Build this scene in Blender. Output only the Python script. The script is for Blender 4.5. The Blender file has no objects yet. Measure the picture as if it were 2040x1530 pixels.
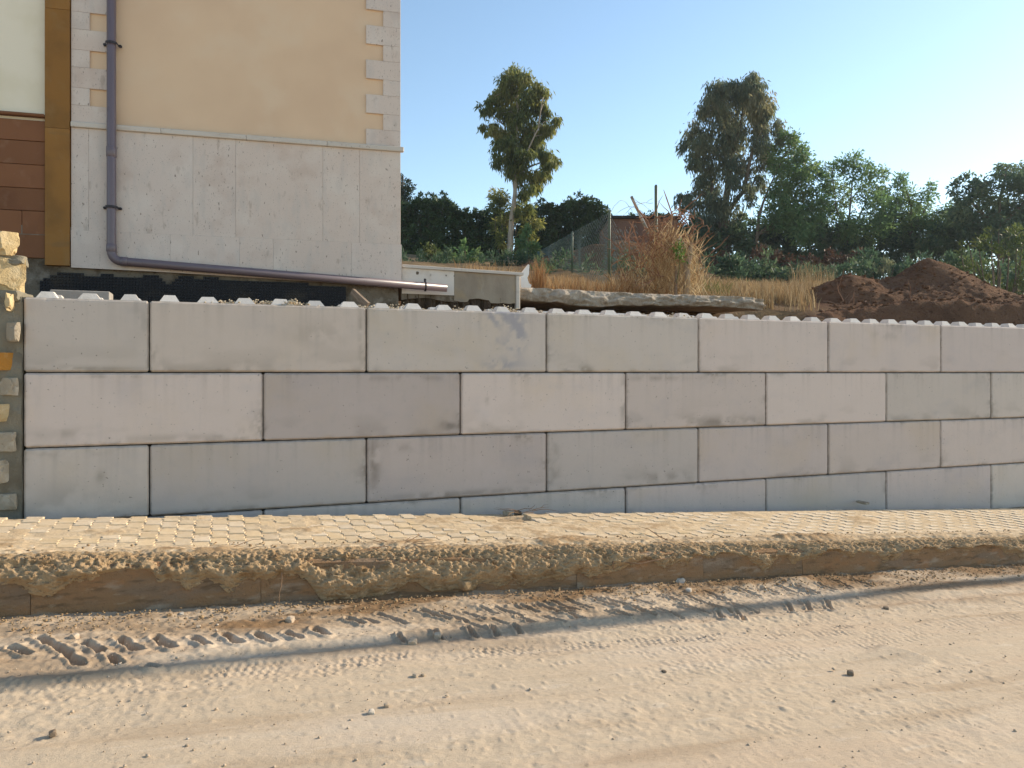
import bpy, math, random
import numpy as np
from mathutils import Vector, noise as mnoise

random.seed(7)
RNG = np.random.default_rng(11)
SC = bpy.context.scene
COL = SC.collection

# ------------------------------------------------------------------ camera, sky, sun, exposure
YAW = 20.9
CAM = np.array([1.484, -6.92, 1.5])
FPX = 1500.0                      # focal length in photo pixels (2040 wide)
cam = bpy.data.cameras.new('camera')
cam.sensor_width = 36.0
cam.lens = FPX / 2040.0 * 36.0
cam.shift_y = (742 - 765) / 2040.0
cam.clip_end = 2000.0
cam.clip_start = 0.05
camo = bpy.data.objects.new('camera', cam)
COL.objects.link(camo)
camo.location = CAM
camo.rotation_euler = (math.radians(90), 0, math.radians(-YAW))
SC.camera = camo

SUN_EL, SUN_AZ = 23.0, 4.5        # azimuth from +x towards +y
SDIR = np.array([math.cos(math.radians(SUN_EL)) * math.cos(math.radians(SUN_AZ)),
                 math.cos(math.radians(SUN_EL)) * math.sin(math.radians(SUN_AZ)),
                 math.sin(math.radians(SUN_EL))])
world = bpy.data.worlds.new('World')
SC.world = world
world.use_nodes = True
wn = world.node_tree.nodes
wn.clear()
wo = wn.new('ShaderNodeOutputWorld')
wb = wn.new('ShaderNodeBackground')
sky = wn.new('ShaderNodeTexSky')
sky.sky_type = 'NISHITA'
sky.sun_disc = False
sky.sun_elevation = math.radians(SUN_EL)
sky.sun_rotation = math.radians(90 - SUN_AZ)
sky.altitude = 100
sky.air_density = 1.0
sky.dust_density = 0.25
sky.ozone_density = 2.3
wb.inputs['Strength'].default_value = 0.15
tint = wn.new('ShaderNodeMix'); tint.data_type = 'RGBA'; tint.blend_type = 'MULTIPLY'
tint.inputs[0].default_value = 1.0; tint.inputs[7].default_value = (1.05, 0.995, 0.885, 1)
world.node_tree.links.new(sky.outputs[0], tint.inputs[6])
world.node_tree.links.new(tint.outputs[2], wb.inputs[0])
world.node_tree.links.new(wb.outputs[0], wo.inputs[0])

sun = bpy.data.lights.new('sun', 'SUN')
sun.energy = 3.6
sun.angle = math.radians(0.5)
sun.color = (1.0, 0.86, 0.66)
suno = bpy.data.objects.new('sun', sun)
COL.objects.link(suno)
suno.rotation_euler = Vector(SDIR).to_track_quat('Z', 'Y').to_euler()
suno.location = (20, 0, 20)

SC.view_settings.view_transform = 'Standard'
SC.view_settings.look = 'None'
SC.view_settings.gamma = 1.0
SC.view_settings.use_curve_mapping = False
SC.view_settings.exposure = 0.85
SC.render.engine = 'CYCLES'
SC.cycles.max_bounces = 6
SC.cycles.use_denoising = True

# ------------------------------------------------------------------ measuring helpers
cy, sy = math.cos(math.radians(YAW)), math.sin(math.radians(YAW))
RT = np.array([cy, -sy, 0.0])
FW = np.array([sy, cy, 0.0])
UP = np.array([0, 0, 1.0])

def ray(px, py):
    return RT * ((px - 1020) / FPX) + FW + UP * ((742 - py) / FPX)

def atZ(px, py, Z):
    return CAM + ray(px, py) * Z

def at_y(px, py, y):
    r = ray(px, py)
    return CAM + r * ((y - CAM[1]) / r[1])

def street_z(x):
    return 0.0565 - 0.0552 * x

def walk_z(x, y):
    t = (y + 0.3) / -1.35
    return (0.42 - 0.0575 * x) * (1 - t) + (0.373 - 0.0654 * x) * t

def on_street(px, py):
    r = ray(px, py)
    # z = .0565 - .0552 x
    k = (0.0565 - 0.0552 * CAM[0] - CAM[2]) / (r[2] + 0.0552 * r[0])
    return CAM + r * k

def on_walk(px, py):
    r = ray(px, py)
    Z = 5.0
    for _ in range(30):
        p = CAM + r * Z
        Z = (CAM[2] - walk_z(p[0], p[1])) / -r[2]
    return CAM + r * Z

def sstep(a, b, x):
    t = np.clip((x - a) / (b - a), 0, 1)
    return t * t * (3 - 2 * t)

def vnoise(x, y, seed=0):
    x = np.asarray(x, float); y = np.asarray(y, float)
    ix = np.floor(x).astype(np.int64); iy = np.floor(y).astype(np.int64)
    fx = x - ix; fy = y - iy
    fx = fx * fx * (3 - 2 * fx); fy = fy * fy * (3 - 2 * fy)
    def h(a, b):
        n = (a * 374761393 + b * 668265263 + seed * 1442695041) & 0xffffffff
        n = ((n ^ (n >> 13)) * 1274126177) & 0xffffffff
        return ((n ^ (n >> 16)) & 0xffff) / 65535.0
    a = h(ix, iy); b = h(ix + 1, iy); c = h(ix, iy + 1); d = h(ix + 1, iy + 1)
    return (a * (1 - fx) + b * fx) * (1 - fy) + (c * (1 - fx) + d * fx) * fy

def fbm(x, y, seed=0, oct=4, gain=0.5):
    s = 0; amp = 1; tot = 0
    for i in range(oct):
        s = s + amp * vnoise(x, y, seed + i * 17); tot += amp
        amp *= gain; x = x * 2.03 + 5.3; y = y * 2.03 + 1.7
    return s / tot                  # 0..1

# ------------------------------------------------------------------ object helpers
def link(o, parent=None):
    COL.objects.link(o)
    if parent is not None:
        o.parent = parent
    return o

def tag(o, label=None, cat=None, group=None, kind=None):
    if label: o['label'] = label
    if cat: o['category'] = cat
    if group: o['group'] = group
    if kind: o['kind'] = kind
    return o

def empty(name, loc=(0, 0, 0), rz=0.0):
    o = bpy.data.objects.new(name, None)
    o.location = loc; o.rotation_euler = (0, 0, rz)
    o.empty_display_size = 0.2
    return link(o)

class MB:
    """collects faces, then links them as one mesh object"""
    def __init__(self):
        self.v = []; self.f = []; self.mi = []
    def add(self, vs, fs, mi=0):
        o = len(self.v)
        self.v += [tuple(map(float, p)) for p in vs]
        self.f += [tuple(i + o for i in f) for f in fs]
        self.mi += [mi] * len(fs)
        return self
    def box(self, a, b, mi=0):
        x0, y0, z0 = a; x1, y1, z1 = b
        vs = [(x0, y0, z0), (x1, y0, z0), (x1, y1, z0), (x0, y1, z0), (x0, y0, z1), (x1, y0, z1), (x1, y1, z1), (x0, y1, z1)]
        fs = [(0, 3, 2, 1), (4, 5, 6, 7), (0, 1, 5, 4), (1, 2, 6, 5), (2, 3, 7, 6), (3, 0, 4, 7)]
        return self.add(vs, fs, mi)
    def bbox(self, a, b, c=0.01, mi=0):
        """box with chamfered edges"""
        (x0, y0, z0), (x1, y1, z1) = a, b
        vs = []
        for x, sx in ((x0, 1), (x1, -1)):
            for y, sy_ in ((y0, 1), (y1, -1)):
                for z, sz in ((z0, 1), (z1, -1)):
                    vs += [(x, y + sy_ * c, z + sz * c), (x + sx * c, y, z + sz * c), (x + sx * c, y + sy_ * c, z)]
        def ix(i, j, k, a): return ((i * 2 + j) * 2 + k) * 3 + a
        fs = []
        for i in (0, 1):
            q = [ix(i, 0, 0, 0), ix(i, 1, 0, 0), ix(i, 1, 1, 0), ix(i, 0, 1, 0)]
            fs.append(tuple(q if i else q[::-1]))
            q = [ix(0, i, 0, 1), ix(1, i, 0, 1), ix(1, i, 1, 1), ix(0, i, 1, 1)]
            fs.append(tuple(q[::-1] if i else q))
            q = [ix(0, 0, i, 2), ix(1, 0, i, 2), ix(1, 1, i, 2), ix(0, 1, i, 2)]
            fs.append(tuple(q if i else q[::-1]))
        for i in (0, 1):
            for j in (0, 1):
                fs.append((ix(i, j, 0, 0), ix(i, j, 1, 0), ix(i, j, 1, 1), ix(i, j, 0, 1)))
                fs.append((ix(i, 0, j, 0), ix(i, 1, j, 0), ix(i, 1, j, 2), ix(i, 0, j, 2)))
                fs.append((ix(0, i, j, 1), ix(1, i, j, 1), ix(1, i, j, 2), ix(0, i, j, 2)))
                for k in (0, 1):
                    fs.append((ix(i, j, k, 0), ix(i, j, k, 1), ix(i, j, k, 2)))
        return self.add(vs, fs, mi)
    def tube(self, pts, rad, n=8, cap=True, mi=0):
        pts = [Vector(p) for p in pts]
        if not hasattr(rad, '__len__'): rad = [rad] * len(pts)
        base = len(self.v)
        prev = None
        for i, p in enumerate(pts):
            d = (pts[min(i + 1, len(pts) - 1)] - pts[max(i - 1, 0)])
            if d.length < 1e-9: d = Vector((0, 0, 1))
            d.normalize()
            if prev is None:
                a = d.orthogonal().normalized()
            else:
                a = prev - d * prev.dot(d)
                if a.length < 1e-6: a = d.orthogonal()
                a.normalize()
            prev = a
            b = d.cross(a)
            for k in range(n):
                t = 2 * math.pi * k / n
                self.v.append(tuple(p + (a * math.cos(t) + b * math.sin(t)) * rad[i]))
        for i in range(len(pts) - 1):
            for k in range(n):
                q = base + i * n
                self.f.append((q + k, q + (k + 1) % n, q + n + (k + 1) % n, q + n + k)); self.mi.append(mi)
        if cap:
            self.f.append(tuple(base + k for k in range(n))[::-1]); self.mi.append(mi)
            q = base + (len(pts) - 1) * n
            self.f.append(tuple(q + k for k in range(n))); self.mi.append(mi)
        return self
    def prism(self, poly, y0, y1, mi=0):
        """polygon in x,z extruded along y"""
        n = len(poly)
        vs = [(x, y0, z) for x, z in poly] + [(x, y1, z) for x, z in poly]
        fs = [tuple(range(n)), tuple(range(2 * n - 1, n - 1, -1))]
        fs += [(i, n + i, n + (i + 1) % n, (i + 1) % n) for i in range(n)]
        return self.add(vs, fs, mi)
    def mesh(self, name, mats, smooth=False):
        me = bpy.data.meshes.new(name)
        me.from_pydata(self.v, [], self.f)
        if not isinstance(mats, (list, tuple)): mats = [mats]
        for m in mats: me.materials.append(m)
        if len(mats) > 1: me.polygons.foreach_set('material_index', self.mi)
        if smooth: me.polygons.foreach_set('use_smooth', [True] * len(me.polygons))
        me.update()
        return me
    def build(self, name, mats, parent=None, loc=(0, 0, 0), smooth=False):
        o = bpy.data.objects.new(name, self.mesh(name, mats, smooth))
        o.location = loc
        return link(o, parent)

def grid_mesh(name, P, mat, smooth=True, attrs=None, parent=None):
    """P: (n, m, 3) array -> one sheet"""
    n, m, _ = P.shape
    me = bpy.data.meshes.new(name)
    idx = np.arange(n * m).reshape(n, m)
    q = np.stack([idx[:-1, :-1], idx[1:, :-1], idx[1:, 1:], idx[:-1, 1:]], -1).reshape(-1, 4)
    raw_mesh(me, P.reshape(-1, 3), q)
    me.materials.append(mat)
    if attrs:
        for k, a in attrs.items():
            at = me.attributes.new(k, 'FLOAT', 'POINT')
            at.data.foreach_set('value', np.ascontiguousarray(a, dtype=np.float32).ravel())
    if smooth: me.polygons.foreach_set('use_smooth', np.ones(len(me.polygons), bool))
    me.update()
    return link(bpy.data.objects.new(name, me), parent)

def raw_mesh(me, V, F):
    k = F.shape[1]
    me.vertices.add(len(V)); me.vertices.foreach_set('co', np.ascontiguousarray(V, dtype=np.float32).ravel())
    me.loops.add(F.size); me.loops.foreach_set('vertex_index', np.ascontiguousarray(F, dtype=np.int32).ravel())
    me.polygons.add(len(F)); me.polygons.foreach_set('loop_start', np.arange(0, F.size, k, dtype=np.int32))
    me.update(calc_edges=True)

# ------------------------------------------------------------------ materials
def M(name, base, layers=(), rough=0.9, bumps=(), rand=0.0, spec=0.25, attr=None, coord='Object', offset=True, translucent=0.0, metallic=0.0, hue=0.0, objcol=False):
    """layers: (colour, scale, lo, hi, strength, stretch(x,y,z), detail); attr: [(colour, attribute, strength)]"""
    m = bpy.data.materials.new(name); m.use_nodes = True
    nt = m.node_tree; N = nt.nodes; L = nt.links
    bs = N['Principled BSDF']; out = N['Material Output']
    tc = N.new('ShaderNodeTexCoord'); oi = N.new('ShaderNodeObjectInfo')
    vec = tc.outputs[coord]
    if offset:
        mul = N.new('ShaderNodeMath'); mul.operation = 'MULTIPLY'; mul.inputs[1].default_value = 57.0
        L.new(oi.outputs['Random'], mul.inputs[0])
        ad = N.new('ShaderNodeVectorMath'); ad.operation = 'ADD'
        L.new(vec, ad.inputs[0]); L.new(mul.outputs[0], ad.inputs[1]); vec = ad.outputs[0]
    col = None
    rgb = N.new('ShaderNodeRGB'); rgb.outputs[0].default_value = (*base, 1); col = rgb.outputs[0]
    def noise(scale, stretch=(1, 1, 1), detail=4.0, rough_=0.55):
        mp = N.new('ShaderNodeMapping'); mp.inputs['Scale'].default_value = stretch
        L.new(vec, mp.inputs['Vector'])
        nz = N.new('ShaderNodeTexNoise'); nz.inputs['Scale'].default_value = scale
        nz.inputs['Detail'].default_value = detail; nz.inputs['Roughness'].default_value = rough_
        L.new(mp.outputs[0], nz.inputs['Vector']); return nz.outputs['Fac']
    def mix(fac, c):
        nonlocal col
        mx = N.new('ShaderNodeMix'); mx.data_type = 'RGBA'
        L.new(fac, mx.inputs[0]); L.new(col, mx.inputs[6]); mx.inputs[7].default_value = (*c, 1)
        col = mx.outputs[2]
    for ly in layers:
        c, scale, lo, hi, stg = ly[:5]
        st = ly[5] if len(ly) > 5 else (1, 1, 1); dt = ly[6] if len(ly) > 6 else 4.0
        mr = N.new('ShaderNodeMapRange'); mr.interpolation_type = 'SMOOTHSTEP'
        mr.inputs[1].default_value = lo; mr.inputs[2].default_value = hi; mr.inputs[4].default_value = stg
        L.new(noise(scale, st, dt), mr.inputs[0]); mix(mr.outputs[0], c)
    for c, an, stg in (attr or ()):
        at = N.new('ShaderNodeAttribute'); at.attribute_name = an
        mu = N.new('ShaderNodeMath'); mu.operation = 'MULTIPLY'; mu.inputs[1].default_value = stg; mu.use_clamp = True
        L.new(at.outputs['Fac'], mu.inputs[0]); mix(mu.outputs[0], c)
    if rand or hue:
        hs = N.new('ShaderNodeHueSaturation')
        mr = N.new('ShaderNodeMapRange'); mr.inputs[3].default_value = 1 - rand; mr.inputs[4].default_value = 1 + rand
        L.new(oi.outputs['Random'], mr.inputs[0]); L.new(mr.outputs[0], hs.inputs['Value'])
        if hue:
            m7 = N.new('ShaderNodeMath'); m7.operation = 'MULTIPLY'; m7.inputs[1].default_value = 7.31
            fr = N.new('ShaderNodeMath'); fr.operation = 'FRACT'
            L.new(oi.outputs['Random'], m7.inputs[0]); L.new(m7.outputs[0], fr.inputs[0])
            m2 = N.new('ShaderNodeMapRange'); m2.inputs[3].default_value = 1 - hue; m2.inputs[4].default_value = 1 + hue
            L.new(fr.outputs[0], m2.inputs[0]); L.new(m2.outputs[0], hs.inputs['Saturation'])
        L.new(col, hs.inputs['Color']); col = hs.outputs[0]
    if objcol:
        mx = N.new('ShaderNodeMix'); mx.data_type = 'RGBA'; mx.blend_type = 'MULTIPLY'; mx.inputs[0].default_value = 1.0
        L.new(col, mx.inputs[6]); L.new(oi.outputs['Color'], mx.inputs[7]); col = mx.outputs[2]
    L.new(col, bs.inputs['Base Color'])
    bs.inputs['Roughness'].default_value = rough
    bs.inputs['Specular IOR Level'].default_value = spec
    bs.inputs['Metallic'].default_value = metallic
    nrm = None
    for b in bumps:
        scale, dist = b[:2]; st = b[2] if len(b) > 2 else (1, 1, 1)
        bp = N.new('ShaderNodeBump'); bp.inputs['Distance'].default_value = dist; bp.inputs['Strength'].default_value = 1.0
        L.new(noise(scale, st, 5.0, 0.6), bp.inputs['Height'])
        if nrm is not None: L.new(nrm, bp.inputs['Normal'])
        nrm = bp.outputs[0]
    if nrm is not None: L.new(nrm, bs.inputs['Normal'])
    if translucent:
        tr = N.new('ShaderNodeBsdfTranslucent'); L.new(col, tr.inputs[0])
        ms = N.new('ShaderNodeMixShader'); ms.inputs[0].default_value = translucent
        L.new(bs.outputs[0], ms.inputs[1]); L.new(tr.outputs[0], ms.inputs[2]); L.new(ms.outputs[0], out.inputs[0])
    m['_col'] = 0
    return m

def leaf_mat(name, a, b, c, translucent=0.3, rough=0.55):
    """leaf colour varies leaf by leaf through the attribute 'tint'"""
    m = bpy.data.materials.new(name); m.use_nodes = True
    nt = m.node_tree; N = nt.nodes; L = nt.links
    bs = N['Principled BSDF']; out = N['Material Output']
    at = N.new('ShaderNodeAttribute'); at.attribute_name = 'tint'
    cr = N.new('ShaderNodeValToRGB')
    cr.color_ramp.elements[0].color = (*a, 1); cr.color_ramp.elements[1].color = (*c, 1)
    e = cr.color_ramp.elements.new(0.5); e.color = (*b, 1)
    L.new(at.outputs['Fac'], cr.inputs[0]); L.new(cr.outputs[0], bs.inputs['Base Color'])
    bs.inputs['Roughness'].default_value = rough; bs.inputs['Specular IOR Level'].default_value = 0.3
    tr = N.new('ShaderNodeBsdfTranslucent'); L.new(cr.outputs[0], tr.inputs[0])
    ms = N.new('ShaderNodeMixShader'); ms.inputs[0].default_value = translucent
    L.new(bs.outputs[0], ms.inputs[1]); L.new(tr.outputs[0], ms.inputs[2]); L.new(ms.outputs[0], out.inputs[0])
    return m

CONC = dict(
    layers=[((0.56, 0.455, 0.335), 1.3, 0.52, 0.72, 0.50), ((0.46, 0.415, 0.40), 1.8, 0.5, 0.76, 0.50, (1, 1, 1.6)),
            ((0.47, 0.42, 0.385), 6.0, 0.58, 0.74, 0.30, (2.2, 1, 0.30)), ((0.62, 0.54, 0.495), 2.6, 0.52, 0.75, 0.40),
            ((0.50, 0.45, 0.40), 16.0, 0.56, 0.72, 0.30, (1, 1, 1), 7.0), ((0.16, 0.14, 0.12), 42.0, 0.70, 0.745, 0.7, (1, 1, 1), 2.0)],
    rough=0.85, bumps=[(9, 0.004), (60, 0.0012), (300, 0.0006)], rand=0.02, objcol=True, attr=[((0.24, 0.205, 0.165), 'grime', 0.75), ((0.27, 0.275, 0.33), 'blotch', 0.62)])
m_block = M('precast_concrete', (0.58, 0.50, 0.443), **CONC)
m_stud = M('stud_concrete', (0.64, 0.58, 0.52), [((0.5, 0.45, 0.38), 9, 0.5, 0.75, 0.5)], rough=0.85, bumps=[(60, 0.003)], rand=0.10)
m_lightstop = M('light_stop_dark', (0.12, 0.11, 0.10), rough=1)  # only for the added backing that stops light at the joints
m_dust = M('road_dust', (0.54, 0.425, 0.30),
           [((0.585, 0.475, 0.36), 0.9, 0.45, 0.7, 0.8, (0.35, 1.8, 1)), ((0.535, 0.40, 0.28), 1.6, 0.5, 0.72, 0.55, (0.25, 1.7, 1)),
            ((0.47, 0.355, 0.24), 5.0, 0.55, 0.75, 0.5, (0.25, 1.9, 1), 6.0), ((0.65, 0.545, 0.42), 12, 0.56, 0.72, 0.4, (0.4, 1.5, 1), 6.0),
            ((0.40, 0.30, 0.205), 60, 0.58, 0.72, 0.6, (0.7, 1.2, 1), 3.0), ((0.22, 0.16, 0.105), 34, 0.70, 0.76, 0.7, (0.8, 1.1, 1), 3.0)],
           rough=0.95, spec=0.1, bumps=[(9, 0.004, (0.3, 1.5, 1)), (50, 0.0035, (0.7, 1.2, 1)), (170, 0.0022)], attr=[((0.25, 0.155, 0.082), 'soil', 1.0)], offset=False)
m_walkdirt = M('pavement_dirt', (0.60, 0.46, 0.30),
               [((0.50, 0.365, 0.22), 3.0, 0.45, 0.7, 0.8), ((0.68, 0.55, 0.39), 6, 0.55, 0.75, 0.6), ((0.30, 0.20, 0.11), 40, 0.62, 0.74, 0.55, (1, 1, 1), 4)],
               rough=0.95, spec=0.1, bumps=[(30, 0.006), (110, 0.003)], attr=[((0.33, 0.21, 0.11), 'soil', 0.9)], offset=False)
m_paver = M('dusty_paver', (0.63, 0.49, 0.325),
            [((0.70, 0.57, 0.41), 9, 0.45, 0.7, 0.7), ((0.53, 0.39, 0.24), 14, 0.55, 0.75, 0.6), ((0.34, 0.24, 0.14), 60, 0.62, 0.76, 0.4)],
            rough=0.92, spec=0.12, bumps=[(40, 0.003), (160, 0.0015)], rand=0.09, hue=0.12)
m_crust = M('kerb_soil', (0.44, 0.30, 0.17),
            [((0.40, 0.29, 0.17), 5, 0.45, 0.7, 0.8), ((0.24, 0.14, 0.066), 8, 0.52, 0.72, 0.8), ((0.52, 0.40, 0.26), 22, 0.58, 0.74, 0.6), ((0.16, 0.095, 0.05), 60, 0.62, 0.75, 0.6)],
            rough=1, spec=0.05, bumps=[(26, 0.012), (80, 0.008), (220, 0.003)], offset=False)
m_kerb = M('muddy_kerb_stone', (0.29, 0.172, 0.09),
           [((0.22, 0.17, 0.125), 3.2, 0.45, 0.66, 0.6, (0.7, 1, 2.4)), ((0.36, 0.185, 0.085), 4.5, 0.52, 0.7, 0.8, (0.8, 1, 1.5)), ((0.44, 0.36, 0.27), 6, 0.56, 0.72, 0.55, (0.6, 1, 2)),
            ((0.13, 0.085, 0.05), 13, 0.52, 0.70, 0.75, (0.5, 1, 2), 7), ((0.42, 0.31, 0.20), 22, 0.58, 0.72, 0.5, (0.6, 1, 1.6), 7), ((0.08, 0.05, 0.03), 50, 0.62, 0.72, 0.5)],
           rough=0.95, spec=0.1, bumps=[(12, 0.016), (60, 0.008), (180, 0.003)], rand=0.08)
m_travertine = M('travertine', (0.62, 0.515, 0.44),
                 [((0.66, 0.575, 0.50), 2.6, 0.45, 0.7, 0.8), ((0.53, 0.41, 0.335), 3.6, 0.52, 0.75, 0.7), ((0.52, 0.46, 0.41), 6, 0.5, 0.7, 0.5, (1.6, 1, 0.5)),
                  ((0.20, 0.145, 0.11), 22, 0.655, 0.70, 0.8, (2.4, 1, 0.9), 3.5), ((0.28, 0.21, 0.165), 62, 0.64, 0.72, 0.65, (1.5, 1, 1.0), 2), ((0.36, 0.28, 0.22), 9, 0.62, 0.72, 0.5, (1.3, 1, 0.5), 6)],
                 rough=0.6, spec=0.35, bumps=[(30, 0.001)], rand=0.012, hue=0.06)
m_travlight = M('travertine_trim', (0.56, 0.50, 0.43), [((0.44, 0.37, 0.30), 6, 0.5, 0.75, 0.7, (0.4, 1, 2)), ((0.25, 0.19, 0.15), 40, 0.64, 0.7, 0.6)], rough=0.6, bumps=[(40, 0.001)], rand=0.05)
m_plaster = M('cream_plaster', (0.71, 0.515, 0.345), [((0.64, 0.45, 0.30), 0.9, 0.42, 0.7, 0.75), ((0.71, 0.55, 0.39), 2.2, 0.5, 0.75, 0.6), ((0.63, 0.46, 0.29), 18, 0.62, 0.75, 0.35)], rough=0.95, bumps=[(120, 0.0015), (12, 0.002)])
m_pale = M('pale_plaster', (0.80, 0.72, 0.57), [((0.70, 0.62, 0.45), 2, 0.45, 0.7, 0.6)], rough=0.95, bumps=[(120, 0.001)])
m_ochre = M('ochre_plaster', (0.28, 0.135, 0.036), [((0.19, 0.095, 0.028), 2.2, 0.4, 0.7, 0.8), ((0.28, 0.16, 0.06), 5, 0.5, 0.72, 0.6), ((0.20, 0.12, 0.05), 3, 0.58, 0.72, 0.5, (1, 1, 3))], rough=0.85, bumps=[(60, 0.002)], rand=0.05)
m_browntile = M('brown_tile', (0.21, 0.088, 0.038), [((0.17, 0.068, 0.030), 3, 0.45, 0.7, 0.7), ((0.27, 0.15, 0.085), 7, 0.55, 0.75, 0.5)], rough=0.7, bumps=[(60, 0.0015)], rand=0.12)
m_pipe = M('brown_pvc', (0.14, 0.108, 0.122), [((0.15, 0.12, 0.135), 3, 0.5, 0.75, 0.5, (1, 1, 0.3)), ((0.08, 0.05, 0.045), 20, 0.62, 0.72, 0.5, (1, 1, 0.4))], rough=0.36, spec=0.5, bumps=[(200, 0.0004)])
m_black = M('black_plastic', (0.014, 0.014, 0.017), [((0.05, 0.04, 0.03), 3, 0.5, 0.7, 0.7)], rough=0.55)
m_bracket = M('dark_bracket', (0.035, 0.03, 0.035), rough=0.5)
m_footing = M('raw_footing', (0.20, 0.165, 0.125), [((0.10, 0.075, 0.05), 5, 0.45, 0.65, 0.9), ((0.31, 0.27, 0.215), 9, 0.55, 0.72, 0.7), ((0.06, 0.045, 0.03), 22, 0.58, 0.7, 0.7)], rough=0.95, bumps=[(12, 0.02), (50, 0.008)])
m_darkearth = M('dark_earth', (0.085, 0.06, 0.04), [((0.15, 0.11, 0.075), 8, 0.5, 0.7, 0.8), ((0.04, 0.028, 0.02), 16, 0.52, 0.7, 0.8)], rough=1, bumps=[(12, 0.03), (50, 0.012)])
m_slab = M('rough_slab', (0.40, 0.335, 0.265), [((0.25, 0.19, 0.13), 4, 0.45, 0.68, 0.8), ((0.54, 0.48, 0.40), 7, 0.52, 0.7, 0.7), ((0.24, 0.19, 0.15), 30, 0.6, 0.72, 0.7)], rough=0.95, bumps=[(14, 0.02), (60, 0.010), (200, 0.004)])
m_lowwall = M('stained_render', (0.35, 0.29, 0.22), [((0.25, 0.20, 0.15), 3, 0.45, 0.7, 0.8, (1, 1, 0.6)), ((0.46, 0.41, 0.33), 6, 0.58, 0.72, 0.7, (1.6, 1, 0.35)), ((0.40, 0.30, 0.18), 4, 0.55, 0.72, 0.6)], rough=0.95, bumps=[(25, 0.006), (90, 0.003)])
m_whiterend = M('white_render', (0.66, 0.60, 0.53), [((0.53, 0.46, 0.38), 5, 0.5, 0.72, 0.7)], rough=0.9, bumps=[(50, 0.002)])
m_mortar = M('rubble_mortar', (0.23, 0.205, 0.155), [((0.16, 0.135, 0.098), 4, 0.45, 0.7, 0.8), ((0.23, 0.205, 0.165), 14, 0.55, 0.72, 0.6)], rough=1, bumps=[(18, 0.015), (80, 0.006)])
m_stone = M('rubble_stone', (0.40, 0.335, 0.25), [((0.30, 0.24, 0.17), 6, 0.45, 0.7, 0.8), ((0.52, 0.46, 0.37), 12, 0.52, 0.7, 0.7), ((0.18, 0.14, 0.1), 30, 0.6, 0.72, 0.6)], rough=0.95, bumps=[(22, 0.012), (80, 0.005)], rand=0.12)
m_stone_gold = M('golden_stone', (0.52, 0.385, 0.205), [((0.62, 0.50, 0.32), 7, 0.45, 0.7, 0.8), ((0.36, 0.24, 0.11), 12, 0.55, 0.72, 0.8)], rough=0.95, bumps=[(18, 0.014), (80, 0.006)], rand=0.06)
m_stone_rust = M('rusty_stone', (0.42, 0.19, 0.035), [((0.30, 0.15, 0.05), 9, 0.45, 0.7, 0.8), ((0.50, 0.30, 0.12), 14, 0.55, 0.72, 0.6)], rough=0.95, bumps=[(22, 0.012)], rand=0.05)
m_redsoil = M('red_soil', (0.175, 0.094, 0.054), [((0.105, 0.055, 0.033), 1.6, 0.45, 0.7, 0.8), ((0.23, 0.13, 0.075), 5, 0.52, 0.72, 0.7), ((0.05, 0.025, 0.015), 18, 0.56, 0.7, 0.7), ((0.25, 0.16, 0.10), 40, 0.64, 0.74, 0.6)], rough=1, spec=0.05, bumps=[(7, 0.05), (28, 0.025), (90, 0.01)], offset=False)
m_earth = M('field_earth', (0.20, 0.135, 0.075), [((0.29, 0.21, 0.115), 0.8, 0.45, 0.7, 0.9), ((0.12, 0.09, 0.045), 1.7, 0.5, 0.7, 0.8), ((0.10, 0.06, 0.035), 9, 0.55, 0.72, 0.7)], rough=1, spec=0.05, bumps=[(5, 0.04), (24, 0.02), (80, 0.008)], attr=[((0.115, 0.058, 0.033), 'red', 1.0)], offset=False)
m_gravel = M('tan_gravel', (0.52, 0.43, 0.31), [((0.40, 0.30, 0.18), 14, 0.45, 0.65, 0.9), ((0.62, 0.56, 0.47), 22, 0.52, 0.7, 0.7)], rough=0.9)
m_crumb = M('soil_crumbs', (0.34, 0.23, 0.125), [((0.25, 0.155, 0.08), 12, 0.45, 0.65, 0.9), ((0.48, 0.37, 0.24), 20, 0.55, 0.7, 0.7)], rough=1)
m_pebble = M('street_pebbles', (0.48, 0.375, 0.27), [((0.36, 0.27, 0.18), 8, 0.45, 0.65, 0.9), ((0.55, 0.49, 0.41), 12, 0.55, 0.7, 0.7)], rough=0.95)
m_palestone = M('pale_stone', (0.55, 0.49, 0.41), [((0.40, 0.34, 0.27), 20, 0.5, 0.7, 0.7)], rough=0.9, bumps=[(60, 0.004)])
m_darkstone = M('brown_stone', (0.20, 0.15, 0.105), [((0.13, 0.09, 0.06), 20, 0.5, 0.7, 0.7)], rough=0.95, bumps=[(60, 0.004)])
m_wood = M('weathered_wood', (0.27, 0.20, 0.145), [((0.18, 0.125, 0.085), 9, 0.45, 0.65, 0.8, (1, 6, 6))], rough=0.85, bumps=[(30, 0.003, (1, 6, 6))])
m_twig = M('dry_twig', (0.25, 0.155, 0.09), [((0.16, 0.09, 0.05), 12, 0.45, 0.7, 0.8)], rough=0.95)
m_deadvine = M('dead_vine', (0.25, 0.135, 0.085), [((0.36, 0.25, 0.17), 6, 0.5, 0.7, 0.7), ((0.14, 0.07, 0.04), 9, 0.55, 0.7, 0.7)], rough=0.95)
m_green_post = M('green_post', (0.045, 0.085, 0.065), [((0.10, 0.13, 0.11), 8, 0.52, 0.7, 0.6)], rough=0.5, spec=0.4)
m_green_wire = M('green_wire', (0.11, 0.155, 0.14), rough=0.5, spec=0.4)
m_rustpost = M('weathered_post', (0.30, 0.30, 0.27), [((0.14, 0.15, 0.13), 7, 0.45, 0.6, 0.9), ((0.46, 0.45, 0.42), 12, 0.55, 0.7, 0.7)], rough=0.8)
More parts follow.
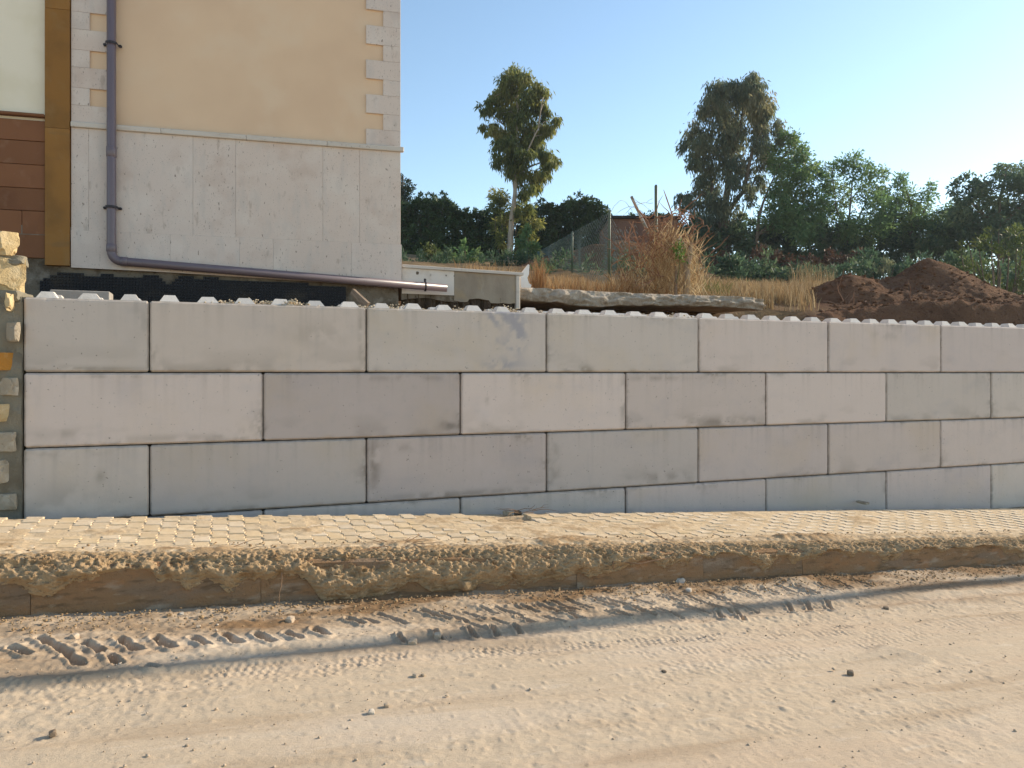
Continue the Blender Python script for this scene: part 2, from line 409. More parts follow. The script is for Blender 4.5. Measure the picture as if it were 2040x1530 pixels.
m_shed = M('brown_shed_wall', (0.17, 0.098, 0.072), [((0.12, 0.066, 0.05), 2, 0.45, 0.7, 0.8), ((0.22, 0.14, 0.10), 5, 0.55, 0.72, 0.6)], rough=0.95, bumps=[(20, 0.01)])
m_roofdark = M('dark_roof_edge', (0.03, 0.03, 0.03), rough=0.9)
m_white = M('white_plastic', (0.74, 0.72, 0.68), [((0.6, 0.56, 0.5), 9, 0.55, 0.75, 0.5)], rough=0.6)
m_bark = M('pale_bark', (0.36, 0.29, 0.225), [((0.25, 0.18, 0.13), 2.5, 0.45, 0.65, 0.8, (2, 2, 0.5)), ((0.46, 0.40, 0.33), 5, 0.5, 0.7, 0.7, (2, 2, 0.4))], rough=0.9, bumps=[(12, 0.02, (2, 2, 0.5))])
m_barkdark = M('dark_bark', (0.12, 0.09, 0.065), [((0.2, 0.16, 0.125), 3, 0.5, 0.7, 0.7, (2, 2, 0.5))], rough=0.95)
m_cable = M('black_cable', (0.03, 0.03, 0.03), rough=0.6)
m_polewood = M('pole_wood', (0.16, 0.115, 0.08), [((0.1, 0.07, 0.05), 4, 0.45, 0.7, 0.8, (3, 3, 0.3))], rough=0.9)
m_grass = leaf_mat('dry_grass', (0.20, 0.125, 0.06), (0.34, 0.235, 0.12), (0.47, 0.37, 0.22), 0.35, 0.8)
m_grass_or = leaf_mat('orange_dry_grass', (0.20, 0.095, 0.045), (0.34, 0.195, 0.085), (0.50, 0.36, 0.19), 0.35, 0.8)
m_straw = leaf_mat('tangled_straw', (0.27, 0.16, 0.08), (0.46, 0.33, 0.175), (0.66, 0.54, 0.35), 0.4, 0.8)
m_euc = leaf_mat('eucalyptus_leaf', (0.10, 0.135, 0.045), (0.20, 0.215, 0.06), (0.32, 0.29, 0.09), 0.6)
m_euc2 = leaf_mat('grey_eucalyptus_leaf', (0.10, 0.135, 0.095), (0.165, 0.19, 0.11), (0.26, 0.235, 0.125), 0.58)
m_rob = leaf_mat('robinia_leaf', (0.095, 0.175, 0.075), (0.145, 0.235, 0.085), (0.21, 0.275, 0.10), 0.6)
m_darkleaf = leaf_mat('dark_tree_leaf', (0.07, 0.115, 0.07), (0.105, 0.155, 0.085), (0.16, 0.20, 0.10), 0.5)
m_hedge = leaf_mat('hedge_leaf', (0.029, 0.055, 0.023), (0.049, 0.086, 0.031), (0.085, 0.130, 0.046), 0.22)
m_thicket = leaf_mat('thicket_leaf', (0.055, 0.10, 0.062), (0.085, 0.14, 0.075), (0.14, 0.18, 0.085), 0.5)
m_russet = leaf_mat('russet_leaf', (0.075, 0.035, 0.022), (0.11, 0.055, 0.032), (0.14, 0.085, 0.05), 0.25)
m_bright = leaf_mat('bright_leaf', (0.07, 0.10, 0.03), (0.115, 0.145, 0.04), (0.17, 0.18, 0.06), 0.42)
m_fresh = leaf_mat('fresh_leaf', (0.07, 0.14, 0.025), (0.10, 0.19, 0.035), (0.15, 0.25, 0.06), 0.45)
m_cypress = leaf_mat('cypress_leaf', (0.02, 0.036, 0.02), (0.03, 0.052, 0.025), (0.055, 0.07, 0.03), 0.15)

# ------------------------------------------------------------------ terrain behind the wall
def terrain_z(x, y):
    x = np.asarray(x, float); y = np.asarray(y, float)
    cut = sstep(2.35, 2.55, y) * 0.50 + 1.95                       # earth step under the slab
    soft = 2.02 + 0.5 * sstep(0.8, 3.0, y)
    w = sstep(8.6, 10.2, x)
    low = cut * (1 - w) + soft * w
    z = low + 0.185 * np.clip(y - 2.6, 0, 21.5) + 0.09 * np.clip(y - 27, 0, 95)
    z = z + (fbm(x * 0.5, y * 0.5, 3) - 0.5) * 0.35 * sstep(3.0, 7, y) + (fbm(x * 2.4, y * 2.4, 9) - 0.5) * 0.10
    z = z - 0.12 * (1 - sstep(0.5, 0.75, y)) * 0
    return z

def build_terrain():
    xs = np.concatenate([np.arange(-60, -6, 3.0), np.arange(-6, 20, 0.12), np.arange(20, 45, 0.5), np.arange(45, 200, 6)])
    ys = np.concatenate([np.arange(0.61, 6, 0.09), np.arange(6, 30, 0.35), np.arange(30, 60, 2), np.arange(60, 400, 20)])
    X, Y = np.meshgrid(xs, ys, indexing='ij')
    Z = terrain_z(X, Y)
    red = sstep(8.6, 11.5, X) * (1 - sstep(3.0, 6.5, Y + 0.1 * (X - 12))) + 0.5 * (1 - sstep(2.5, 3.0, Y)) * (1 - sstep(8.5, 9, X))
    o = grid_mesh('hillside_ground', np.stack([X, Y, Z], -1), m_earth, attrs={'red': np.clip(red, 0, 1)})
    tag(o, kind='structure')
build_terrain()

# ------------------------------------------------------------------ street: dusty, churned, with tyre prints
def capsule(x, y, p, q, r):
    """0..1 falloff of a stroke between p and q"""
    d = np.array(q[:2]) - np.array(p[:2]); L2 = (d ** 2).sum() + 1e-9
    t = np.clip(((x - p[0]) * d[0] + (y - p[1]) * d[1]) / L2, 0, 1)
    dist = np.hypot(x - p[0] - t * d[0], y - p[1] - t * d[1])
    return dist / r

def build_street():
    xs = [-1.6]
    while xs[-1] < 12.5:
        xs.append(xs[-1] + (0.0095 if xs[-1] < 5.5 else 0.0095 + 0.002 * (xs[-1] - 5.5)))
    xs = np.array(xs)
    ys = np.arange(-5.9, -1.55, 0.0105)
    X, Y = np.meshgrid(xs, ys, indexing='ij')
    H = np.zeros_like(X)
    # wind-blown and graded undulation, stretched along the street
    H += 0.024 * (fbm(X * 0.55, Y * 1.5, 21, 3) - 0.5)
    H += 0.007 * (fbm(X * 2.2, Y * 5.0, 5, 4) - 0.5)
    rough = sstep(-3.5, -2.2, Y) * 0.9 + 0.45 * sstep(0.52, 0.68, fbm(X * 0.9, Y * 1.6, 77, 3))
    H += (0.0025 + 0.014 * rough) * (fbm(X * 11, Y * 13, 8, 4) - 0.5)
    H += (0.002 + 0.009 * rough) * (fbm(X * 34, Y * 38, 15, 2) - 0.5)
    # scattered crumbly grit
    g = vnoise(X * 48, Y * 48, 31)
    H += 0.006 * sstep(0.80, 0.98, g) * (0.25 + rough)
    H += 0.0055 * sstep(0.86, 0.99, vnoise(X * 30 + 7, Y * 30, 47))
    def dent(p, q, r, depth, rim=0.35):
        nonlocal H
        x0, x1 = min(p[0], q[0]) - 3 * r, max(p[0], q[0]) + 3 * r
        y0, y1 = min(p[1], q[1]) - 3 * r, max(p[1], q[1]) + 3 * r
        i0, i1 = np.searchsorted(xs, (x0, x1)); j0, j1 = np.searchsorted(ys, (y0, y1))
        if i1 - i0 < 2 or j1 - j0 < 2: return
        sl = (slice(i0, i1), slice(j0, j1))
        n = fbm(X[sl] * 20, Y[sl] * 20, 60, 3) - 0.5
        d = capsule(X[sl], Y[sl], p, q, r) + 1.3 * n
        H[sl] -= depth * (1 - sstep(0.55, 1.1, d))
        H[sl] += rim * depth * np.exp(-((d - 1.45) / 0.4) ** 2) * (0.5 + 1.2 * (n + 0.5))
    # deep lug prints left by a digger near the kerb, left part
    for (cx, cy_), k in [((110, 1290), 1.7), ((186, 1293), 1.1), ((257, 1288), 1.15), ((328, 1284), 1.0), ((400, 1281), 0.8), ((462, 1275), 0.95), ((527, 1274), 0.95), ((583, 1269), 0.6), ((640, 1262), 0.6),
                         ((148, 1318), 0.7), ((227, 1315), 0.7), ((40, 1300), 0.8), ((300, 1330), 0.4)]:
        dent(on_street(cx - 19 * k, cy_ - 10 * k), on_street(cx + 17 * k, cy_ + 9 * k), 0.026, 0.032)
    # lugs running along the kerb further right
    rr = random.Random(4)
    for row, (xa, ya, xb, yb, st) in enumerate([(960, 1222, 1740, 1163, 36), (930, 1247, 1500, 1207, 47), (640, 1240, 960, 1226, 40)]):
        n = int((xb - xa) / st)
        for i in range(n):
            u = (i + 0.5) / n
            cx = xa + (xb - xa) * u + rr.uniform(-8, 8); cy_ = ya + (yb - ya) * u + rr.uniform(-3, 3)
            if rr.random() < 0.16: continue
            k = rr.uniform(0.6, 1.25)
            dent(on_street(cx - 24 * k, cy_ - 8 * k), on_street(cx + 24 * k, cy_ + 8 * k), 0.020, rr.uniform(0.010, 0.024), 0.6)
    for cx, cy_ in [(1436, 1226), (1474, 1226), (1575, 1212), (1612, 1210), (1650, 1205), (800, 1275), (872, 1268), (940, 1262), (985, 1258), (1030, 1254)]:
        k = rr.uniform(0.7, 1.1)
        dent(on_street(cx - 9 * k, cy_ - 11 * k), on_street(cx + 9 * k, cy_ + 11 * k), 0.018, 0.018, 0.7)
    # fine tyre tread in bands parallel to the kerb
    def tread(pa, pb, width, pitch, amp, rows, seed):
        nonlocal H
        a = on_street(*pa); b = on_street(*pb)
        d = (b - a)[:2]; L = np.hypot(*d); d = d / L; n = np.array([-d[1], d[0]])
        u = (X - a[0]) * d[0] + (Y - a[1]) * d[1]; v = (X - a[0]) * n[0] + (Y - a[1]) * n[1]
        m = (1 - sstep(width * 0.46, width * 0.52, np.abs(v))) * sstep(-0.3, 0.2, u) * (1 - sstep(L - 0.2, L + 0.5, u))
        m = m * sstep(0.36, 0.58, fbm(X * 2.6, Y * 5, seed, 3))
        rowi = np.floor(v / (width / rows))
        ph = u / pitch + 0.5 * (rowi % 2) + 0.15 * v / pitch
        bar = sstep(0.30, 0.5, np.abs((ph % 1) - 0.5) * 1.0 + 0.12)
        rib = sstep(0.06, 0.2, np.abs(((v / (width / rows)) % 1) - 0.5))
        H += 0.62 * amp * m * sstep(0.3, 0.6, fbm(X * 9, Y * 9, seed + 3, 3)) * (bar * (0.6 + 0.4 * rib) - 0.5)
    tread((0, 1372), (1010, 1296), 0.16, 0.042, 0.011, 3, 101)
    tread((930, 1302), (1760, 1250), 0.20, 0.045, 0.012, 4, 103)
    tread((1100, 1322), (1500, 1288), 0.12, 0.045, 0.008, 2, 104)
    tread((0, 1400), (700, 1335), 0.14, 0.05, 0.007, 2, 105)
    tread((1300, 1345), (2040, 1225), 0.22, 0.055, 0.007, 4, 106)
    tread((800, 1390), (1000, 1378), 0.18, 0.08, 0.009, 3, 107)
    tread((800, 1425), (960, 1418), 0.16, 0.09, 0.009, 3, 108)
    tread((1600, 1445), (1900, 1420), 0.2, 0.05, 0.006, 3, 109)
    tread((1300, 1480), (1750, 1440), 0.2, 0.06, 0.006, 3, 110)
    H += 0.0045 * (fbm(X * 0.8, Y * 22, 200, 3) - 0.5) + 0.004 * (fbm(X * 3, (Y + 0.06 * X) * 30, 201, 3) - 0.5)
    # ruts
    def rut(pa, pb, w, depth):
        nonlocal H
        a = on_street(*pa); b = on_street(*pb); d = (b - a)[:2]; d = d / np.hypot(*d)
        v = -(X - a[0]) * d[1] + (Y - a[1]) * d[0] + 0.05 * (fbm(X * 1.2, Y * 0.1, 44, 2) - 0.5)
        H += depth * (-np.exp(-(v / w) ** 2) + 0.6 * np.exp(-((np.abs(v) - 1.7 * w) / (0.6 * w)) ** 2))
    rut((0, 1345), (1100, 1255), 0.07, 0.012)
    rut((600, 1330), (2040, 1205), 0.12, 0.010)
    rut((300, 1440), (2040, 1300), 0.10, 0.006)
    # broken edge of a hardened slab of mud, right
    a = on_street(1762, 1287); b = on_street(1868, 1316)
    d = (b - a)[:2]; L = np.hypot(*d); d = d / L
    u = ((X - a[0]) * d[0] + (Y - a[1]) * d[1]) / L
    v = -(X - a[0]) * d[1] + (Y - a[1]) * d[0] + 0.02 * (fbm(X * 9, Y * 9, 81, 2) - 0.5)
    win = sstep(-0.15, 0.05, u) * (1 - sstep(0.85, 1.1, u))
    H += 0.022 * win * np.exp(-np.clip(-v, 0, 9) / 0.25) * (1 - sstep(-0.006, 0.006, v))
    # debris bank at the kerb foot
    foot = sstep(-2.12, -1.72, Y + 0.22 * (fbm(X * 2.3, Y * 0.5, 90, 3) - 0.5))
    H += foot * (0.012 + 0.06 * (fbm(X * 3.5, Y * 5, 91, 4) - 0.32) * sstep(1.2, 2.5, X))
    soil = foot * (0.25 + 1.1 * sstep(0.4, 0.7, fbm(X * 2.2, Y * 4.5, 92, 4))) * sstep(0.9, 1.6, X)
    soil += (0.10 + 0.45 * sstep(0.40, 0.66, fbm(X * 1.4, Y * 4.2, 95, 5))) * sstep(-3.1, -2.0, Y) + 0.30 * sstep(0.50, 0.72, fbm(X * 0.7, Y * 5.5, 96, 5))
    soil += 0.5 * sstep(0.60, 0.75, fbm(X * 1.1, Y * 2.8, 93, 4)) * sstep(-3.1, -2.1, Y)
    Z = street_z(X) + H
    o = grid_mesh('street', np.stack([X, Y, Z], -1), m_dust, attrs={'soil': np.clip(soil, 0, 1)})
    tag(o, kind='structure')
    # the street carries on beyond the detailed strip
    mb = MB()
    for (x0, x1, y0, y1) in [(-80, -1.6, -90, -1.55), (12.4, 120, -90, -1.55), (-1.6, 12.4, -90, -5.89)]:
        nx, ny = 12, 8
        for i in range(nx):
            for j in range(ny):
                xa, xb = x0 + (x1 - x0) * i / nx, x0 + (x1 - x0) * (i + 1) / nx
                ya, yb = y0 + (y1 - y0) * j / ny, y0 + (y1 - y0) * (j + 1) / ny
                mb.add([(xx, yy, street_z(xx) - 0.006) for xx, yy in ((xa, ya), (xb, ya), (xb, yb), (xa, yb))], [(0, 1, 2, 3)])
    tag(mb.build('road', m_dust), kind='structure')
build_street()

# ------------------------------------------------------------------ pavement of interlocking blocks
PW, PL, PH = 0.118, 0.212, 0.06
def paver_mesh():
    g = 0.003
    x0, x1, y0, y1 = -PW / 2 + g, PW / 2 - g, -PL / 2 + g, PL / 2 - g
    w = 0.008
    zig = [(0.0, 0), (0.16, w), (0.34, -w), (0.5, 0), (0.66, w), (0.84, -w), (1.0, 0)]
    right = [(x1 + o, y0 + (y1 - y0) * t) for t, o in zig]
    left = [(x0 + o, y0 + (y1 - y0) * t) for t, o in zig][::-1]
    out = right + left
    n = len(out)
    c = 0.0035
    inn = []
    for (x, y) in out:
        cx = x - c * (1 if x > 0 else -1); cy_ = y
        if abs(y - y0) < 1e-6: cy_ = y + c
        if abs(y - y1) < 1e-6: cy_ = y - c
        inn.append((cx, cy_))
    vs = [(x, y, 0) for x, y in inn] + [(x, y, -0.003) for x, y in out] + [(x, y, -PH) for x, y in out]
    fs = []
    m = len(zig)
    for i in range(m - 1):        # top, strip by strip so that the zigzag stays flat
        fs.append((i, i + 1, n - 2 - i, n - 1 - i))
    for i in range(n):
        j = (i + 1) % n
        fs.append((n + i, n + j, j, i)); fs.append((2 * n + i, 2 * n + j, n + j, n + i))
    mb = MB(); mb.add(vs, fs)
    return mb

def build_pavement():
    # bedding sheet under the blocks is the pavement itself
    xs = np.concatenate([np.arange(-40, -1.6, 1.2), np.arange(-1.6, 13, 0.04), np.arange(13, 60, 1.0)])
    ys = np.array([-1.64, -1.5, -1.3, -1.1, -0.9, -0.7, -0.55, -0.45, -0.36, -0.30, -0.2, -0.1, 0.0])
    X, Y = np.meshgrid(xs, ys, indexing='ij')
    Z = walk_z(X, Y) - 0.045 - 0.05 * sstep(-0.34, -0.2, Y) + 0.015 * (fbm(X * 6, Y * 6, 12) - 0.5)
    pav = grid_mesh('pavement', np.stack([X, Y, Z], -1), m_walkdirt, attrs={'soil': np.full(X.shape, 0.6)})
    tag(pav, kind='structure')
    pb = paver_mesh()
    me = pb.mesh('paver', m_paver)
    slope = -0.06
    cells = []
    hole = on_walk(1010, 1030)
    ncol = int(14.4 / PW)
    for i in range(ncol):
        x = -1.5 + i * PW
        off = 0.5 * PL if i % 2 else 0.0
        nrow = 6
        for j in range(nrow):
            y = -0.36 - PL / 2 - off + 0.04 - j * PL
            if y - PL / 2 < -1.60: continue
            d = math.hypot(x - CAM[0], y - CAM[1])
            # blocks missing in the hole by the wall
            if abs(x - hole[0]) < 0.26 and y > hole[1] - 0.05 - 0.12 * math.sin(i): continue
            if j == 0:
                if 2.0 < x < 10 and vnoise(np.array(i * 0.9), np.array(3.3), 9) > 0.82: continue
                y += 0.05 * (float(vnoise(np.array(i * 0.55), np.array(1.3), 6)) - 0.5) + 0.012 * math.sin(i * 2.7)
            cells.append((d * (1.6 if x < -0.55 or x > 9.0 else 1), x, y, i, j))
    cells.sort()
    rr = random.Random(5)
    raised = [on_walk(px, py)[:2] for px, py in [(385, 1024), (965, 1024), (1335, 1012), (1365, 1010), (1440, 1012), (1100, 1014)]]
    rest = MB()
    for k, (d, x, y, i, j) in enumerate(cells):
        z = walk_z(x, y) + 0.006 * (fbm(np.array(x * 1.3), np.array(y * 1.3), 8) - 0.5) + rr.uniform(-0.0012, 0.0012)
        rx, ry = rr.uniform(-0.006, 0.006), math.atan(0.06) + rr.uniform(-0.005, 0.005)
        rz = rr.uniform(-0.018, 0.018)
        if j == 0:
            for q in raised:
                if math.hypot(x - q[0], y - q[1]) < 0.13:
                    z += rr.uniform(0.012, 0.035); rx += rr.uniform(-0.12, 0.05); rz += rr.uniform(-0.2, 0.2); break
        if k < 300:
            o = bpy.data.objects.new('paver', me)
            o.location = (x, y, z); o.rotation_euler = (rx, ry, rz)
            link(o, pav)
        else:
            from mathutils import Euler
            R = Euler((rx, ry, rz)).to_matrix()
            rest.add([tuple(R @ Vector(v) + Vector((x, y, z))) for v in pb.v], pb.f)
    ro = rest.build('paver', m_paver, pav); tag(ro, kind='stuff')
    # dust and soil that fills joints and drifts over the blocks
    xs = [-1.6]
    while xs[-1] < 13: xs.append(xs[-1] + (0.011 if xs[-1] < 5 else 0.016))
    xs = np.array(xs); ys = np.arange(-1.66, -0.14, 0.0105)
    X, Y = np.meshgrid(xs, ys, indexing='ij')
    base = walk_z(X, Y)
    n1 = fbm(X * 1.5, Y * 2.2, 33, 4); n2 = fbm(X * 12, Y * 14, 35, 4); n3 = fbm(X * 40, Y * 42, 36, 2)
    front = sstep(-1.20, -1.48, Y + 0.16 * (fbm(X * 2.1, Y * 0.3, 37, 3) - 0.5))
    h = -0.0032 + 0.026 * front
    h += 0.012 * sstep(0.54, 0.74, n1) + 0.0015 * sstep(4.5, 8.0, X)
    h += 0.005 * sstep(5.0, 7.0, X) * sstep(0.38, 0.6, fbm(X * 0.9, Y * 3.5, 39, 3))
    h += (n2 - 0.5) * (0.008 + 0.03 * front) + (n3 - 0.5) * (0.006 + 0.012 * front)
    h -= 0.06 * sstep(-0.40, -0.28, Y)
    h -= 0.06 * sstep(-1.50, -1.62, Y)
    hm = np.exp(-(((X - hole[0]) / 0.24) ** 2 + ((Y - hole[1]) / 0.13) ** 2))
    h += -0.05 * hm + 0.035 * (fbm(X * 8, Y * 8, 40, 3) - 0.4) * hm
    # little mound of soil on the pavement right of centre
    q = on_walk(1590, 1075); h += 0.035 * np.exp(-(((X - q[0]) / 0.35) ** 2 + ((Y - q[1]) / 0.09) ** 2)) * (0.4 + n2)
    q2 = on_walk(1090, 1082); h += 0.022 * np.exp(-(((X - q2[0]) / 0.4) ** 2 + ((Y - q2[1]) / 0.12) ** 2)) * (0.4 + n2)
    soil = 0.55 * front * sstep(0.4, 0.65, n2) + np.exp(-(((X - q[0]) / 0.4) ** 2 + ((Y - q[1]) / 0.12) ** 2)) + 0.7 * hm + 0.8 * np.exp(-(((X - q2[0]) / 0.4) ** 2 + ((Y - q2[1]) / 0.12) ** 2)) * sstep(0.35, 0.6, n2)
    soil += 0.7 * sstep(0.60, 0.74, n1) * sstep(0.45, 0.62, n2)
    o = grid_mesh('pavement_dirt', np.stack([X, Y, base + h], -1), m_walkdirt, attrs={'soil': np.clip(soil, 0, 1)})
    tag(o, 'drifted tan dirt filling the joints of the pavement', 'dirt', kind='stuff')
    return hole
HOLE = build_pavement()

# ------------------------------------------------------------------ kerb: stones under a crust of clinging soil
def kerb_h(x):
    return 0.317 - 0.010 * x

def build_kerb():
    k = tag(empty('kerb', (3.5, -1.68, street_z(3.5))), kind='structure')
    base = np.array(k.location)
    x = -6.0
    rr = random.Random(9)
    edges = [-6.0, -5.0, -4.0, -3.0, -2.0, -1.0]
    cuts = [at_y(px, 1170, -1.7)[0] for px in (-120, 60, 520, 927, 1150, 1402, 1600, 1800)]
    edges = [-9.0, -7.0, -5.0, -3.0, -1.4] + [c for c in cuts if c > -1.2] + [9.0, 10.0, 11.0, 12.0, 13.0, 15, 17, 20]
    for a, b in zip(edges[:-1], edges[1:]):
        c = (a + b) / 2
        zt = float(walk_z(c, -1.62)); zb = float(street_z(c))
        g = 0.0015
        L = b - a - 2 * g
        # profile in y,z : face leans back, worn top edge
        prof = [(0.0, 0.0), (0.015, zt - zb - 0.03), (0.05, zt - zb - 0.012), (0.30, zt - zb - 0.02), (0.30, -0.1), (0.0, -0.1)]
        nseg = 8
        mb = MB(); vs = []
        for s in range(nseg + 1):
            xx = -L / 2 + L * s / nseg
            for t, (py, pz) in enumerate(prof):
                j = 0.006 * (rr.random() - 0.5) if t in (1, 2) else 0
                vs.append((xx, py + j, pz + j - 0.06 * xx))
        n = len(prof)
        fs = [(s * n + t, s * n + n + t, s * n + n + (t + 1) % n, s * n + (t + 1) % n) for s in range(nseg) for t in range(n)]
        fs += [tuple(range(n)), tuple(range(nseg * n + n - 1, nseg * n - 1, -1))]
        mb.add(vs, fs)
        o = mb.build('kerb_stone', m_kerb, k, np.array((c, -1.695 + rr.uniform(-0.006, 0.006), zb)) - base)
        o.rotation_euler = (0, 0, rr.uniform(-0.006, 0.006))
    # soil crust draped over the edge
    xs = [-1.6]
    while xs[-1] < 13: xs.append(xs[-1] + (0.0085 if xs[-1] < 5 else 0.013))
    xs = np.array(xs)
    S = np.linspace(0, 1, 84)
    X, T = np.meshgrid(xs, S, indexing='ij')
    zt = walk_z(X, -1.6); zb = street_z(X); hh = zt - zb
    lip = 0.40
    u = np.clip((T - lip) / (1 - lip), 0, 1); tt = np.clip(T / lip, 0, 1)
    lump = fbm(X * 3.0, T * 2.2, 61, 3); l2 = fbm(X * 11, T * 10, 62, 4); l3 = fbm(X * 42, T * 40, 63, 3)
    reach = 0.52 + 1.3 * (fbm(X * 1.7, X * 0 + 3, 64, 3) - 0.42) + 0.5 * (fbm(X * 8, X * 0 + 1, 65, 3) - 0.5)
    reach = np.clip(reach, 0.25, 1.3)
    v = u / reach
    # soil leans out from the lip, bulges, then breaks back to the bare stone
    bulge = 0.050 * sstep(0.0, 0.55, v) * (1 - sstep(0.55, 1.02, v)) + 0.0
    amp = np.where(T < lip, tt ** 3, 1.0) * np.where(v > 1.0, np.clip(1 - (v - 1) * 6, 0, 1), 1)
    y = np.where(T < lip, -1.36 - 0.28 * tt, -1.64 - 0.06 * np.clip(u * 1.6, 0, 1)) - bulge - amp * ((lump - 0.5) * 0.055 + (l2 - 0.5) * 0.034 + (l3 - 0.5) * 0.046)
    z = np.where(T < lip, zt - 0.012 + 0.040 * sstep(0, 0.5, tt), zt + 0.028 - u * hh * 1.05)
    z = z + ((l2 - 0.5) * 0.030 + (l3 - 0.5) * 0.036 + (lump - 0.5) * 0.025) * np.where(T < lip, 0.25 + 0.75 * tt, 1 - 0.5 * u) - 0.014 * np.exp(-((T - lip) / 0.08) ** 2)
    y = np.where(v > 1.04, np.maximum(y, -1.672), y)
    o = grid_mesh('kerb_soil', np.stack([X, y, z], -1), m_crust)
    tag(o, 'crumbly brown soil crusted over the kerb edge', 'soil', kind='stuff')
    n = 4200
    i = RNG.integers(0, len(xs), n); k = (RNG.uniform(0.28, 1, n) ** 1.0 * 50 + 14).astype(int)
    ok = v[i, k] < 1.0; i, k = i[ok], k[ok]; n = len(i)
    scatter('soil_crumbs', np.stack([X[i, k], y[i, k], z[i, k] + 0.002], -1), RNG.uniform(0.003, 0.008, n), m_crumb, 'crumbs of soil clinging to the kerb crust', 'soil crumbs')

# ------------------------------------------------------------------ pebble-like scatter (one mesh, for what nobody counts)
def ico():
    t = (1 + 5 ** 0.5) / 2
    v = np.array([(-1, t, 0), (1, t, 0), (-1, -t, 0), (1, -t, 0), (0, -1, t), (0, 1, t), (0, -1, -t), (0, 1, -t), (t, 0, -1), (t, 0, 1), (-t, 0, -1), (-t, 0, 1)], float)
    v /= np.linalg.norm(v[0])
    f = np.array([(0, 11, 5), (0, 5, 1), (0, 1, 7), (0, 7, 10), (0, 10, 11), (1, 5, 9), (5, 11, 4), (11, 10, 2), (10, 7, 6), (7, 1, 8), (3, 9, 4), (3, 4, 2), (3, 2, 6), (3, 6, 8), (3, 8, 9), (4, 9, 5), (2, 4, 11), (6, 2, 10), (8, 6, 7), (9, 8, 1)])
    return v, f
IV, IF = ico()

def scatter(name, pts, sizes, mat, label, cat, parent=None, flat=0.7):
    n = len(pts)
    rot = RNG.uniform(0, 6.28, n); c, s = np.cos(rot), np.sin(rot)
    V = IV[None] * RNG.uniform(0.7, 1.25, (n, 12, 1)) * RNG.uniform(0.7, 1.3, (n, 1, 3))
    V[:, :, 2] *= flat
    V = V * sizes[:, None, None]
    x = V[..., 0] * c[:, None] - V[..., 1] * s[:, None]; y = V[..., 0] * s[:, None] + V[..., 1] * c[:, None]
    V = np.stack([x, y, V[..., 2]], -1) + pts[:, None, :]
    F = IF[None] + (np.arange(n) * 12)[:, None, None]
    me = bpy.data.meshes.new(name); raw_mesh(me, V.reshape(-1, 3), F.reshape(-1, 3)); me.materials.append(mat)
    o = link(bpy.data.objects.new(name, me), parent)
    return tag(o, label, cat, kind='stuff')

def rock(name, loc, size, mat, label, cat, seed, group=None, parent=None, squash=(1, 1, 0.7), cuts=2):
    import bmesh
    bm = bmesh.new(); bmesh.ops.create_icosphere(bm, subdivisions=cuts, radius=1.0)
    for v in bm.verts:
        p = v.co.normalized()
        k = 1 + 0.45 * mnoise.noise(p * 1.1 + Vector((seed * 3.1, 0, seed))) + 0.22 * mnoise.noise(p * 2.7 + Vector((0, seed * 2.3, 0)))
        q = p * k
        q = Vector([max(-0.72, min(0.72, c)) for c in q])
        v.co = Vector((q.x * squash[0], q.y * squash[1], q.z * squash[2])) * size
    me = bpy.data.meshes.new(name); bm.to_mesh(me); bm.free(); me.materials.append(mat)
    o = link(bpy.data.objects.new(name, me), parent)
    o.location = loc; o.rotation_euler = (0, 0, seed * 1.7)
    if cat: tag(o, label, cat, group)
    return o

build_kerb()

